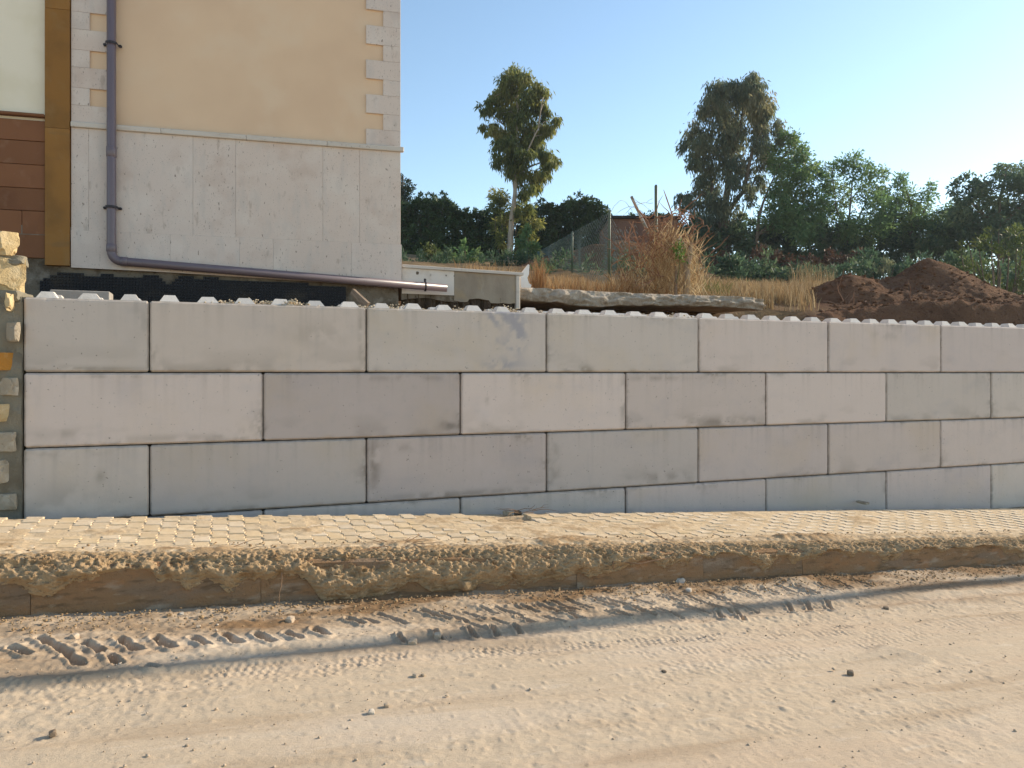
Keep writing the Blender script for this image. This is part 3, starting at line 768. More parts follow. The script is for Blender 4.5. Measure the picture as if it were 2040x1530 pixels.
# ------------------------------------------------------------------ precast block retaining wall
def build_wall():
    W = empty('retaining_wall', (4, 0.3, 1.5))
    tag(W, 'long retaining wall of big grey concrete blocks with knobbed top', 'retaining wall')
    base = np.array((4, 0.3, 1.5))
    L, H, D = 1.8, 0.6, 0.6
    g, c = 0.004, 0.015
    q = MB(); q.box((-0.04, 0.602, -1.2), (18, 0.66, 2.03)); q.v = [tuple(np.array(v) - base) for v in q.v]; q.build('light_stop_backing', m_lightstop, W)  # dark backing added behind the blocks to stop light leaking through the joints
    rr = random.Random(21)
    STAIN = {}
    def block_mesh(w, seed, blotch=False):
        """front face as a fine grid so that grime can gather along its worn edges"""
        nx, nz = max(8, int(w / 0.018)), 34
        x0, x1, z0, z1 = -w / 2 + g, w / 2 - g, -H / 2 + g, H / 2 - g
        us = np.concatenate([[0, 0.25, 0.6, 1.0], np.linspace(1, 0, 2)[:0]])
        def axis(a, b, n):
            inner = np.linspace(a + c, b - c, n)
            return np.concatenate([[a], inner, [b]])
        ax, az = axis(x0, x1, nx), axis(z0, z1, nz)
        X, Z = np.meshgrid(ax, az, indexing='ij')
        Y = np.full_like(X, -D / 2)
        e = (X <= x0 + 1e-9) | (X >= x1 - 1e-9) | (Z <= z0 + 1e-9) | (Z >= z1 - 1e-9)
        Y[e] += c
        # corners of the chamfer pulled in, giving the notch where three blocks meet
        chip = (fbm(X * 14 + seed * 9, Z * 14, seed, 3) - 0.5)
        near = np.minimum(np.minimum(X - x0, x1 - X), np.minimum(Z - z0, z1 - Z))
        Y += 0.012 * np.clip(chip, 0, 1) * (near < 0.02)
        for sx in (0, -1):
            for sz in (0, -1):
                Y[sx, sz] += c * 0.7
                X[sx, sz] += (0.008 if sx == 0 else -0.008); Z[sx, sz] += (0.008 if sz == 0 else -0.008)
        n1 = fbm(X * 5 + seed * 3.3, Z * 9, seed + 5, 4); n2 = fbm(X * 2.2 + seed * 1.7, Z * 2.2, seed + 9, 3)
        wd = 0.007 + 0.055 * sstep(0.50, 0.8, n2)
        n4 = fbm(X * 30 + seed, Z * 30, seed + 23, 3)
        grime = np.exp(-near / wd) * sstep(0.36, 0.70, n1) * sstep(0.3, 0.6, n4) * 1.0 + 0.55 * np.exp(-near / 0.006)
        drip = 0.8 * sstep(0.54, 0.76, fbm(X * 26 + seed, Z * 0.9, seed + 13, 3)) * np.exp(-(z1 - Z) / 0.16) * 0.35
        bottom = sstep(0.52, 0.75, fbm(X * 3 + seed * 2.1, Z * 7, seed + 19, 4)) * np.exp(-(Z - z0) / 0.13) * 0.55
        gr = grime + drip + bottom
        for (sx, sz, rx_, rz_, st_) in STAIN.get(seed, ()):
            gr = gr + st_ * np.exp(-(((X - sx * w) / rx_) ** 2 + ((Z - sz) / rz_) ** 2)) * sstep(0.36, 0.62, fbm(X * 9 + seed, Z * 9, seed + 31, 4))
        gr = np.clip(gr, 0, 1)
        bl = np.zeros_like(X)
        if blotch:
            nn = fbm(X * 13, Z * 13, 71, 5)
            ring = np.exp(-((np.hypot((X - 0.44) / 0.95, Z - 0.10) - 0.17) / 0.10) ** 2)
            ring *= sstep(-0.25, 0.05, (X - 0.40) * 0.9 + (Z - 0.05) * 1.2)
            low = np.exp(-(((X - 0.42) / 0.17) ** 2 + ((Z + 0.22) / 0.055) ** 2))
            bl = np.clip((ring * 1.15 + low * 1.2) * sstep(0.42, 0.62, nn), 0, 1)
        n, m = X.shape
        V = np.stack([X, Y, Z], -1).reshape(-1, 3)
        idx = np.arange(n * m).reshape(n, m)
        F = [tuple(q) for q in np.stack([idx[:-1, :-1], idx[1:, :-1], idx[1:, 1:], idx[:-1, 1:]], -1).reshape(-1, 4)]
        # skirt to the back
        loop = list(idx[:, 0]) + list(idx[-1, 1:]) + list(idx[-2::-1, -1]) + list(idx[0, -2:0:-1])
        Vb = V[loop].copy(); Vb[:, 1] = D / 2
        o = len(V); k = len(loop)
        F += [(loop[i], o + i, o + (i + 1) % k, loop[(i + 1) % k]) for i in range(k)]
        F.append(tuple(range(o, o + k)))
        me = bpy.data.meshes.new('block')
        me.from_pydata(np.concatenate([V, Vb]).tolist(), [], F)
        me.materials.append(m_block)
        for nm, a in (('grime', gr), ('blotch', bl)):
            at = me.attributes.new(nm, 'FLOAT', 'POINT')
            at.data.foreach_set('value', np.concatenate([a.ravel(), np.zeros(k)]).astype(np.float32))
        me.update()
        return me
    sm = MB()
    b, t, h = 0.083, 0.045, 0.058
    sm.add([(-b, -b, 0), (b, -b, 0), (b, b, 0), (-b, b, 0), (-t, -t, h), (t, -t, h), (t, t, h), (-t, t, h)],
           [(4, 5, 6, 7), (0, 1, 5, 4), (1, 2, 6, 5), (2, 3, 7, 6), (3, 0, 4, 7)])
    stud_me = sm.mesh('stud', m_stud)
    def sd(r, k): return r * 31 + k * 7 + 3
    STAIN.update({sd(1, 1): [(0.44, -0.20, 0.10, 0.06, 0.9), (0.2, 0.25, 0.6, 0.03, 0.5)], sd(2, 2): [(-0.46, 0.05, 0.05, 0.25, 1.0), (0.0, -0.26, 0.7, 0.03, 0.7), (-0.3, 0.2, 0.25, 0.04, 0.4)], sd(1, 3): [(0.15, -0.23, 0.6, 0.06, 0.7), (-0.3, 0.24, 0.35, 0.03, 0.6)],
                  sd(0, 0): [(0.42, 0.12, 0.08, 0.12, 0.4), (0, -0.27, 0.4, 0.02, 0.8)], sd(0, 1): [(0.25, 0.05, 0.3, 0.12, 0.35), (0.47, 0.1, 0.02, 0.25, 0.6)], sd(2, 3): [(0.3, -0.22, 0.4, 0.06, 0.6), (-0.45, 0, 0.05, 0.3, 0.5)], sd(1, 0): [(-0.35, -0.2, 0.2, 0.06, 0.4), (0.1, -0.25, 0.5, 0.03, 0.5), (-0.1, 0.27, 0.6, 0.015, 0.6)],
                  sd(1, 2): [(-0.35, 0.05, 0.02, 0.05, 0.9), (0.48, 0.0, 0.03, 0.3, 0.7)], sd(2, 0): [(-0.2, -0.1, 0.2, 0.12, 0.4), (0.1, 0.05, 0.04, 0.05, 0.6)], sd(0, 5): [(0.0, 0.15, 0.25, 0.05, 0.4)], sd(2, 1): [(0.42, 0.2, 0.04, 0.04, 0.5), (-0.2, -0.27, 0.5, 0.02, 0.5)]})
    TONE = {(0, 0): (0.94, 'g'), (0, 1): (1.0, 'w'), (0, 2): (0.98, 'g'), (0, 3): (0.99, 'g'), (0, 4): (1.04, 'p'), (0, 5): (1.03, 'p'), (0, 6): (0.98, 'm'),
            (1, 0): (1.09, 'p'), (1, 1): (0.85, 'm'), (1, 2): (1.09, 'p'), (1, 3): (0.97, 'p'), (1, 4): (1.08, 'p'), (1, 5): (0.94, 'g'), (1, 6): (1.0, 'g'),
            (2, 0): (0.96, 'g'), (2, 1): (0.88, 'b'), (2, 2): (0.87, 'm'), (2, 3): (0.90, 'b'), (2, 4): (0.91, 'm'), (2, 5): (0.92, 'p'), (2, 6): (1.0, 'p'),
            (3, 0): (0.9, 'b'), (3, 1): (0.92, 'b'), (3, 2): (0.94, 'b'), (3, 3): (0.95, 'm'), (3, 4): (0.93, 'b'), (3, 5): (0.96, 'm'), (3, 6): (1.02, 'g')}
    for r in range(5):
        z = 2.1 - H / 2 - r * H
        x = 0.0
        first = 0.9 if r % 2 == 0 else 1.8
        k = 0
        while x < 17.0:
            w = first if k == 0 else L
            if r == 4 and x + w < 7: x += w; k += 1; continue
            blotch = (r == 0 and k == 2)
            o = bpy.data.objects.new('block', block_mesh(w, r * 31 + k * 7 + 3, blotch))
            o.location = np.array((x + w / 2 + rr.uniform(-0.001, 0.001), 0.3 + rr.uniform(-0.004, 0.004), z)) - base
            o.rotation_euler = (0, 0, rr.uniform(-0.0015, 0.0015))
            tn, ti = TONE.get((r, k), (rr.uniform(0.92, 1.05), rr.choice('pmgw')))
            cc = {'p': (1.015, 0.985, 0.975), 'm': (0.995, 0.97, 0.98), 'g': (0.985, 0.985, 0.965), 'w': (1.01, 0.985, 0.945), 'b': (0.965, 0.97, 0.98)}[ti]
            o.color = (tn * cc[0], tn * cc[1], tn * cc[2], 1)
            link(o, W)
            if blotch: o['label'] = 'pale block with a blue grey blotch at one end'
            if r == 0:
                for i in range(int(round(w / 0.3))):
                    for yy in (-0.15, 0.15):
                        s = bpy.data.objects.new('stud', stud_me)
                        s.location = (-w / 2 + 0.155 + 0.3 * i - (0.005), yy - 0.03, H / 2 - g - 0.001)
                        s.rotation_euler = (rr.uniform(-0.03, 0.03), rr.uniform(-0.03, 0.03), rr.uniform(-0.04, 0.04)); q_ = rr.uniform(0.9, 1.06); s.scale = (q_, rr.uniform(0.94, 1.04), rr.uniform(0.85, 1.03))
                        link(s, o)
            x += w; k += 1
build_wall()

# gravel lying on the wall top and in the gap behind it
def gravel():
    spots = []
    for (pxa, pxb, yc, n, hgt) in [(400, 640, 0.30, 900, 0.05), (640, 780, 0.33, 420, 0.03), (880, 960, 0.25, 220, 0.04), (960, 1040, 0.40, 450, 0.07), (1040, 1090, 0.28, 160, 0.045), (1200, 1420, 0.30, 520, 0.035), (700, 860, 0.45, 500, 0.06), (560, 600, 0.16, 200, 0.06)]:
        a = at_y(pxa, 600, yc)[0]; b = at_y(pxb, 600, yc)[0]
        x = RNG.uniform(a, b, n); u = (x - (a + b) / 2) / ((b - a) / 2)
        y = np.clip(yc + RNG.normal(0, 0.10, n), 0.03, 0.58)
        z = 2.098 + np.abs(RNG.normal(0, hgt * 0.5, n)) * (1 - u ** 2)
        spots.append(np.stack([x, y, z], -1))
    P = np.concatenate(spots)
    scatter('gravel', P, RNG.uniform(0.006, 0.014, len(P)), m_gravel, 'loose tan gravel spilled over the top of the block wall', 'gravel')
    n = 1400
    x = RNG.uniform(2.2, 8.5, n); y = RNG.uniform(0.62, 1.25, n)
    z = terrain_z(x, y) + 0.11 * fbm(x * 1.3, y, 7)
    scatter('rubble', np.stack([x, y, z], -1), RNG.uniform(0.01, 0.035, n), m_crumb, 'brown soil rubble filling the gap behind the block wall', 'rubble')
gravel()

# ------------------------------------------------------------------ rubble wall at the left end
def build_rubble_wall():
    W = empty('rubble_wall', (-0.6, 0.3, 0.4))
    tag(W, 'old rubble stone wall butting against the end of the block wall', 'stone wall')
    base = np.array((-0.6, 0.3, 0.4))
    # mortar body with uneven face
    xs = np.linspace(-3.5, -0.012, 120); zs = np.linspace(0.1, 2.10, 90)
    X, Z = np.meshgrid(xs, zs, indexing='ij')
    Y = 0.02 + 0.05 * (fbm(X * 6, Z * 6, 5, 4) - 0.5)
    me_front = np.stack([X, Y, Z], -1)
    # wrap to the top and end
    top = np.stack([X[:, -1:], np.full_like(X[:, -1:], 0.55), Z[:, -1:] - 0.04], -1)
    P = np.concatenate([me_front, top], 1)
    o = grid_mesh('mortar', P - base, m_mortar, parent=W)
    mb = MB(); mb.box((-0.05, 0.03, -0.3), (-0.006, 0.55, 2.06)); mb.box((-3.5, 0.06, -0.3), (-0.05, 0.55, 2.05))
    mb.v = [tuple(np.array(v) - base) for v in mb.v]
    mb.build('wall_core', m_mortar, W)
    rr = random.Random(3)
    # stones in the face, seen at the photo's edge
    seen = [(22, 662, 34, 24, m_stone), (10, 720, 34, 22, m_stone_rust), (14, 770, 30, 22, m_stone), (8, 822, 34, 22, m_stone_gold), (8, 880, 28, 24, m_stone), (10, 938, 32, 28, m_stone), (8, 1000, 28, 20, m_stone), (22, 603, 34, 22, m_stone_gold)]
    for i, (px, py, w, h, m) in enumerate(seen):
        p = at_y(px, py, 0.01)
        rock('stone', p - base, 0.10, m, None, None, i + 1.3, parent=W, squash=(w / 23, 0.32, h / 23), cuts=3)
    for r in range(9):
        for k in range(13):
            x = -3.3 + k * 0.24 + rr.uniform(-0.05, 0.05)
            if x > -0.30: continue
            z = 0.25 + r * 0.215 + rr.uniform(-0.03, 0.03)
            rock('stone', np.array((x, 0.01, z)) - base, 0.10, rr.choice([m_stone, m_stone, m_stone_gold, m_stone_rust]), None, None, rr.random() * 50, parent=W, squash=(rr.uniform(0.9, 1.3), 0.5, rr.uniform(0.7, 1.0)))
    # broken upper courses that catch the sun
    tops = [(6, 488, 26, 30), (14, 552, 26, 48), (-40, 480, 40, 30), (-36, 545, 34, 40), (-100, 520, 40, 40), (18, 520, 24, 13)]
    for i, (px, py, w, h) in enumerate(tops):
        p = at_y(px, py, 0.22)
        s = 1.05
        rock('stone', p - base, 0.125, m_stone_gold if i != 5 else m_mortar, None, None, i * 2.7 + 4, parent=W, squash=(w / 30 * s, 1.3, h / 30 * s), cuts=4)
    p = at_y(20, 592, 0.15)
    rock('stone', p - base, 0.12, m_mortar, None, None, 9.1, parent=W, squash=(1.4, 1.6, 0.5), cuts=3)
build_rubble_wall()

# ------------------------------------------------------------------ the house behind the wall
HC = np.array([3.308, 1.33])                     # corner
HA = math.radians(-5.8)
HD = np.array([math.cos(HA), math.sin(HA)]); HN = np.array([math.sin(HA), -math.cos(HA)])   # along facade, out of facade
def hp(px, py, out=0.0):
    """photo pixel -> (u, z) on the facade plane pushed out by 'out'"""
    r = ray(px, py)
    k = ((HC + HN * out - CAM[:2]) @ HN) / (r[:2] @ HN)
    p = CAM + r * k
    return float((p[:2] - HC) @ HD), float(p[2])

def build_house():
    hz = 2.0
    Hs = empty('house', (HC[0], HC[1], hz), HA)
    tag(Hs, 'cream plastered house with travertine plinth and toothed corner quoins', 'house')
    # local axes: x along facade (corner at 0), y into the house, z up from hz
    uL = hp(143, 300)[0]
    zS0, zS1 = hp(800, 303)[1] - hz, hp(800, 297)[1] - hz
    zS0, zS1 = zS0 - 0.008, zS0 + 0.045
    zP1 = hp(797, 488)[1] - hz                    # joint between plinth rows
    zB = hp(797, 575)[1] - hz                     # plinth foot
    top = 6.6
    mb = MB(); mb.box((uL, 0.0, zP1 - 0.05), (-0.02, 8.0, top)); mb.build('plaster_wall', m_plaster, Hs)
    # hipped roof with eaves, out of frame
    rf = MB(); e = 0.45
    rf.add([(uL - 5.2, -e, top), (e, -e, top), (e, 8 + e, top), (uL - 5.2, 8 + e, top), (-3.2, 4, top + 1.5), (uL - 2, 4, top + 1.5)],
           [(0, 1, 4, 5), (1, 2, 4), (2, 3, 5, 4), (3, 0, 5), (3, 2, 1, 0)])
    rf.build('roof', M('roof_tiles', (0.30, 0.13, 0.075), [((0.2, 0.09, 0.05), 8, 0.45, 0.7, 0.8)], rough=0.9), Hs)
    def slab(name, a, b, z0, z1, out, mat, back=0.0, ch=0.0012, lab=None):
        q = MB(); w, h = b - a, z1 - z0
        q.bbox((-w / 2, -out, -h / 2), (w / 2, back, h / 2), ch)
        o = q.build(name, mat, Hs, ((a + b) / 2, 0, (z0 + z1) / 2))
        if lab: o['label'] = lab
        return o
    j = 0.0007
    # plinth: big upper slabs, low bottom row
    cuts = [uL] + [hp(px, 380)[0] for px in (178, 385, 470, 643, 716)] + [0.0]
    for a, b in zip(cuts[:-1], cuts[1:]): slab('plinth_slab', a + j, b - j, zP1 + j, zS0 - j, 0.022, m_travertine)
    cuts = [uL] + [hp(px, 520)[0] for px in (340, 478, 545, 700)] + [0.012]
    zL, zR = hp(222, 529, 0.08)[1] - hz, hp(890, 572, 0.08)[1] - hz; uA, uB = hp(222, 529, 0.08)[0], hp(890, 572, 0.08)[0]
    def foot(u): return zL + (zR - zL) * (max(u, uA) - uA) / (uB - uA) - 0.025
    for a, b in zip(cuts[:-1], cuts[1:]):
        w = (b - a) / 2 - j; zt_ = zP1 - j; c0 = (a + b) / 2
        q = MB(); q.prism([(-w, foot(a)), (w, foot(b)), (w, zt_), (-w, zt_)], -0.030, 0.0)
        q.build('plinth_slab', m_travertine, Hs, (c0, 0, 0))
    # string course with a small nosing, in lengths
    ua = uL; step = (0.035 - uL) / 4
    for i in range(4):
        a = uL + i * step; b = a + step
        slab('string_course', a + 0.001, b - 0.001, zS0, zS1, 0.05, m_travlight, ch=0.006)
    # corner quoins: a continuous edge strip and alternate teeth
    def quoins(e0, e1, t0, t1, rows, sign):
        zs = [r for r in rows]
        for (ya, yb, tooth) in zs:
            a, b = (e0, e1) if not tooth else ((min(e0, t0), max(e1, t1)))
            slab('quoin', a + 0.0008, b - 0.0008, ya + 0.0008, yb - 0.0008, 0.022, m_travertine)
    per = hp(797, 90)[1] - hp(797, 158)[1]
    z0 = zS1
    zt = hp(763, 260)[1] - hz
    rows = []; first = zt - z0
    rows.append((z0, z0 + first, True))
    z = z0 + first
    notch, tooth = per * 0.46, per * 0.54
    while z < top - 0.3:
        rows.append((z, z + notch, False)); z += notch
        rows.append((z, min(z + tooth, top), True)); z += tooth
    quoins(hp(763, 150)[0], 0.0, hp(729, 150)[0], 0.0, rows, 1)
    # left quoin, half hidden by the pipe
    zt = hp(196, 214)[1] - hz
    rows = [(z0, zt, True)]; z = zt
    while z < top - 0.3:
        rows.append((z, z + notch, False)); z += notch
        rows.append((z, min(z + tooth, top), True)); z += tooth
    quoins(uL, hp(180, 120)[0], uL, hp(226, 120)[0], rows, -1)
    # downpipe: vertical run, elbow, sloping run along the foot of the facade
    r = 0.043; out = 0.022 + 0.06
    u0 = hp(222, 400, out)[0]
    z_el = hp(222, 520, out)[1] - hz
    u1, z1 = hp(890, 574, out); z1 -= hz
    pts = [(u0, -out, top - 0.1), (u0, -out, z_el + 0.10)]
    for k in range(1, 7):
        t = k / 6 * math.pi / 2
        pts.append((u0 + 0.09 * (1 - math.cos(t)), -out, z_el + 0.10 - 0.10 * math.sin(t)))
    pts.append((u1, -out, z1))
    p = MB(); p.tube(pts, r, 24); pipe = p.build('downpipe', m_pipe, Hs, smooth=True)
    for za, zb, rr_ in [(hp(222, 313, out)[1] - hz, hp(222, 292, out)[1] - hz, 0.0475), (z_el + 0.09, z_el + 0.17, 0.0470)]:
        c = MB(); c.tube([(u0, -out, za), (u0, -out, za + 0.004), (u0, -out, zb - 0.004), (u0, -out, zb)], [rr_ - 0.003, rr_, rr_, rr_ - 0.003], 24)
        c.build('pipe_collar', m_pipe, pipe, smooth=True)
    c = MB(); c.tube([(u0 + 0.085, -out, z_el), (u0 + 0.15, -out, z_el - 0.002)], 0.047, 24); c.build('pipe_collar', m_pipe, pipe, smooth=True)
    for py in (87, 413):
        zc = hp(222, py, out)[1] - hz
        b = MB()
        arc = [(u0 - 0.085, -0.026, zc), (u0 - 0.06, -0.03, zc)] + [(u0 - 0.056 * math.cos(a), -out - 0.056 * math.sin(a), zc) for a in np.linspace(-0.3, math.pi + 0.3, 13)] + [(u0 + 0.06, -0.03, zc), (u0 + 0.085, -0.026, zc)]
        q = MB()
        for dz in (-0.012, 0.012): pass
        for (xa, ya, za), (xb, yb, zb) in zip(arc[:-1], arc[1:]):
            q.add([(xa, ya, za - 0.012), (xb, yb, zb - 0.012), (xb, yb, zb + 0.012), (xa, ya, za + 0.012)], [(0, 1, 2, 3)])
        for sx in (-1, 1):
            q.tube([(u0 + sx * 0.072, -0.024, zc), (u0 + sx * 0.072, -0.050, zc)], 0.013, 8)
        q.build('pipe_bracket', m_bracket, pipe)
    ub = hp(847, 568, out)[0]; zc = z1 + (ub - u1) / (u0 - u1) * (z_el - z1)
    q = MB(); ring = [(ub, -out + 0.055 * math.cos(a), zc + 0.055 * math.sin(a)) for a in np.linspace(0, 2 * math.pi, 17)]
    for (xa, ya, za), (xb, yb, zb) in zip(ring[:-1], ring[1:]):
        q.add([(xa - 0.01, ya, za), (xa + 0.01, ya, za), (xb + 0.01, yb, zb), (xb - 0.01, yb, zb)], [(0, 1, 2, 3)])
    q.tube([(ub, -out, zc + 0.05), (ub, -out, zc + 0.085)], 0.014, 8)
    q.build('pipe_bracket', m_bracket, pipe)
    # footing below the plinth, ragged, and the dimpled black sheet hung over it
    zB = zP1 - 0.02
    xs = np.linspace(uL - 4.5, -0.02, 260); zs = np.linspace(-0.25, zB + 0.05, 40)
    X, Z = np.meshgrid(xs, zs, indexing='ij')
    Y = -0.0 + 0.10 * (fbm(X * 4, Z * 5, 14, 4) - 0.35) - 0.09 * sstep(zB - 0.10, zB - 0.02, Z) * sstep(0.40, 0.62, fbm(X * 2.3, X * 0, 15, 3))
    Y = np.maximum(Y, -0.02)
    grid_mesh('footing', np.stack([X, Y, Z], -1), m_footing, parent=Hs)
    ua_, ub_ = hp(82, 560)[0], hp(690, 580)[0]
    d = 0.03; q = MB()
    nz = int((zB - 0.03 + 0.05) / d)
    nx = int((ub_ - ua_) / d)
    for i in range(nx):
        top_cut = foot(x0_ := ua_ + i * d) - 0.02 - 0.10 * float(sstep(0.52, 0.7, fbm(np.array(i * 0.05), np.array(0.0), 18, 3)))
        for k in range(nz):
            x = ua_ + i * d; z = -0.05 + k * d
            if z + d > top_cut: continue
            y = -0.055 + 0.02 * float(vnoise(np.array(x * 1.5), np.array(z * 2), 4))
            a = 0.0085; b = 0.005
            cxx, cz = x + d / 2, z + d / 2
            vs = [(x, y, z), (x + d, y, z), (x + d, y, z + d), (x, y, z + d),
                  (cxx - a, y, cz - a), (cxx + a, y, cz - a), (cxx + a, y, cz + a), (cxx - a, y, cz + a),
                  (cxx - b, y - 0.010, cz - b), (cxx + b, y - 0.010, cz - b), (cxx + b, y - 0.010, cz + b), (cxx - b, y - 0.010, cz + b)]
            fs = [(0, 1, 5, 4), (1, 2, 6, 5), (2, 3, 7, 6), (3, 0, 4, 7), (4, 5, 9, 8), (5, 6, 10, 9), (6, 7, 11, 10), (7, 4, 8, 11), (8, 9, 10, 11)]
            q.add(vs, fs)
    dm = q.build('dimpled_membrane', m_black, Hs); tag(dm, kind='stuff')

    # ---- adjoining house: pale render, brown stone courses, ochre pilaster
    uN = uL - 0.002
    NB = empty('adjoining_house', (HC[0] + HD[0] * uN, HC[1] + HD[1] * uN, hz), HA)
    tag(NB, 'adjoining house with ochre pilaster and brown stone base under pale render', 'house')
    def nslab(name, px0, px1, z0, z1, out, mat, ch=0.003):
        a, b = px0, px1
        q = MB(); w, h = b - a, z1 - z0
        q.bbox((-w / 2, -out, -h / 2), (w / 2, 0.02, h / 2), ch)
        return q.build(name, mat, NB, ((a + b) / 2, 0, (z0 + z1) / 2))
    uP = hp(92, 300)[0] - uN
    q = MB(); q.box((-4.6, 0.02, hp(46, 515)[1] - hz), (-0.002, 8.0, top)); q.build('plaster_wall', m_pale, NB)
    zf = hp(92, 236)[1] - hz
    # pilaster in three stones
    zb0 = hp(118, 530)[1] - hz
    zc = [zb0, hp(118, 258)[1] - hz, hp(118, 22)[1] - hz, top]
    for a, b in zip(zc[:-1], zc[1:]): nslab('pilaster_stone', uP, -0.006, a + 0.001, b - 0.001, 0.045, m_ochre)
    nslab('ledge', -4.6, uP - 0.002, zf - 0.0, zf + 0.03, 0.05, m_browntile, 0.008)
    zt = [hp(46, y)[1] - hz for y in (239, 281, 328, 375, 420, 467, 514)]
    rj = random.Random(2)
    for i in range(6):
        off = hp(45, 440)[0] - uN + (0.35 if i % 2 else 0.0) + (0.16 if i in (1, 3) else 0)
        cutsx = sorted([-4.6] + [off - 0.7 * k for k in range(7) if -4.5 < off - 0.7 * k < uP - 0.05] + [uP - 0.002])
        if i != 4: cutsx = [c for c in cutsx if not (hp(-10, 400)[0] - uN < c < uP - 0.01)]
        for a, b in zip(cutsx[:-1], cutsx[1:]):
            nslab('base_stone', a + 0.002, b - 0.002, zt[i + 1] + 0.002, zt[i] - 0.002, 0.02 + rj.uniform(0, 0.003), m_browntile, 0.004)
build_house()

# ------------------------------------------------------------------ low garden wall, undermined slab, things in the gap
def build_low_wall():
    yq = 1.36
    a = at_y(800, 527, yq); b = at_y(1035, 543, yq)
    base = np.array((a[0], yq, 2.0))
    LW = empty('low_garden_wall', base)
    tag(LW, 'low stained garden wall with thin stone coping beside the house corner', 'garden wall')
    x0, x1 = 0.0, b[0] - a[0]
    zt0, zt1 = a[2] - 2.0, b[2] - 2.0
    zb = at_y(920, 597, yq)[2] - 2.0
    xm = at_y(905, 560, yq)[0] - a[0]
    n = 60; xs = np.linspace(x0, x1, n)
    def ztop(x): return zt0 + (zt1 - zt0) * x / x1
    zlow = zb - 0.02 + 0.10 * (fbm(xs * 3.2, xs * 0, 23, 3) - 0.45)
    zlow[(xs > x1 * 0.55) & (xs < x1 * 0.74)] += 0.03
    def skin(name, xa, xb, yo, mat, zl, th):
        i = [k for k in range(n) if xa - 1e-6 <= xs[k] <= xb + 1e-6]
        xx = np.concatenate([[xa], xs[i], [xb]]); z_ = np.concatenate([[zl[i[0]]], zl[i], [zl[i[-1]]]])
        poly = [(x, z) for x, z in zip(xx, z_)] + [(x, ztop(x) - 0.036) for x in (xb, xa)]
        q = MB(); q.prism(poly, yo, th); return q.build(name, mat, LW)
    skin('render', 0.004, xm - 0.004, -0.006, m_whiterend, zlow * 0 + zb + 0.045, 0.2)
    skin('render', xm, x1 - 0.05, 0.0, m_lowwall, zlow, 0.2)
    skin('wall_footing', 0.0, xm + 0.03, -0.002 + 0.008, m_footing, zlow - 0.02, 0.19)
    zz = zlow * 0 + (1.88 - 2.0)
    poly = [(x, z) for x, z in zip(xs, zz)] + [(x, z) for x, z in zip(xs[::-1], (zlow + 0.05)[::-1])]
    q = MB()
    for k in range(n - 1):
        j0, j1 = 0.05 + 0.06 * math.sin(k * 1.7) * math.sin(k * 0.6), 0.05 + 0.06 * math.sin((k + 1) * 1.7) * math.sin((k + 1) * 0.6)
        q.add([(xs[k], j0, zz[k]), (xs[k + 1], j1, zz[k + 1]), (xs[k + 1], j1 * 0.6, zlow[k + 1] + 0.06), (xs[k], j0 * 0.6, zlow[k] + 0.06)], [(0, 1, 2, 3)])
    q.build('buried_footing', m_darkearth, LW)  # dark ragged strip below the render, along the whole low wall
    # dark pick holes in the white render
    for px, py, s in [(830, 544, 1.0), (858, 548, 0.7), (889, 549, 0.5), (904, 550, 0.4)]:
        p = at_y(px, py, yq)
        rock('pick_mark', (p[0] - base[0], -0.006, p[2] - 2.0), 0.026 * s, m_footing, None, None, px * 0.1, parent=LW, squash=(1.2, 0.12, 0.9))
    q = MB(); q.bbox((x1 - 0.048, -0.02, zb - 0.09), (x1, 0.2, ztop(x1) - 0.036), 0.006); q.build('end_slab', m_travlight, LW)
    # coping, three stones, sloping with the wall
    for k in range(3):
        xa, xb = (x1 + 0.04) * k / 3 + 0.002, (x1 + 0.04) * (k + 1) / 3
        q = MB(); vs = []
        for x in (xa, xb):
            z = ztop(x)
            vs += [(x, -0.03, z - 0.034), (x, -0.03, z - 0.004), (x, -0.026, z), (x, 0.23, z), (x, 0.23, z - 0.034)]
        q.add(vs, [(0, 1, 6, 5), (1, 2, 7, 6), (2, 3, 8, 7), (3, 4, 9, 8), (4, 0, 5, 9), (4, 3, 2, 1, 0), (5, 6, 7, 8, 9)])
        q.build('coping_stone', m_travlight, LW)

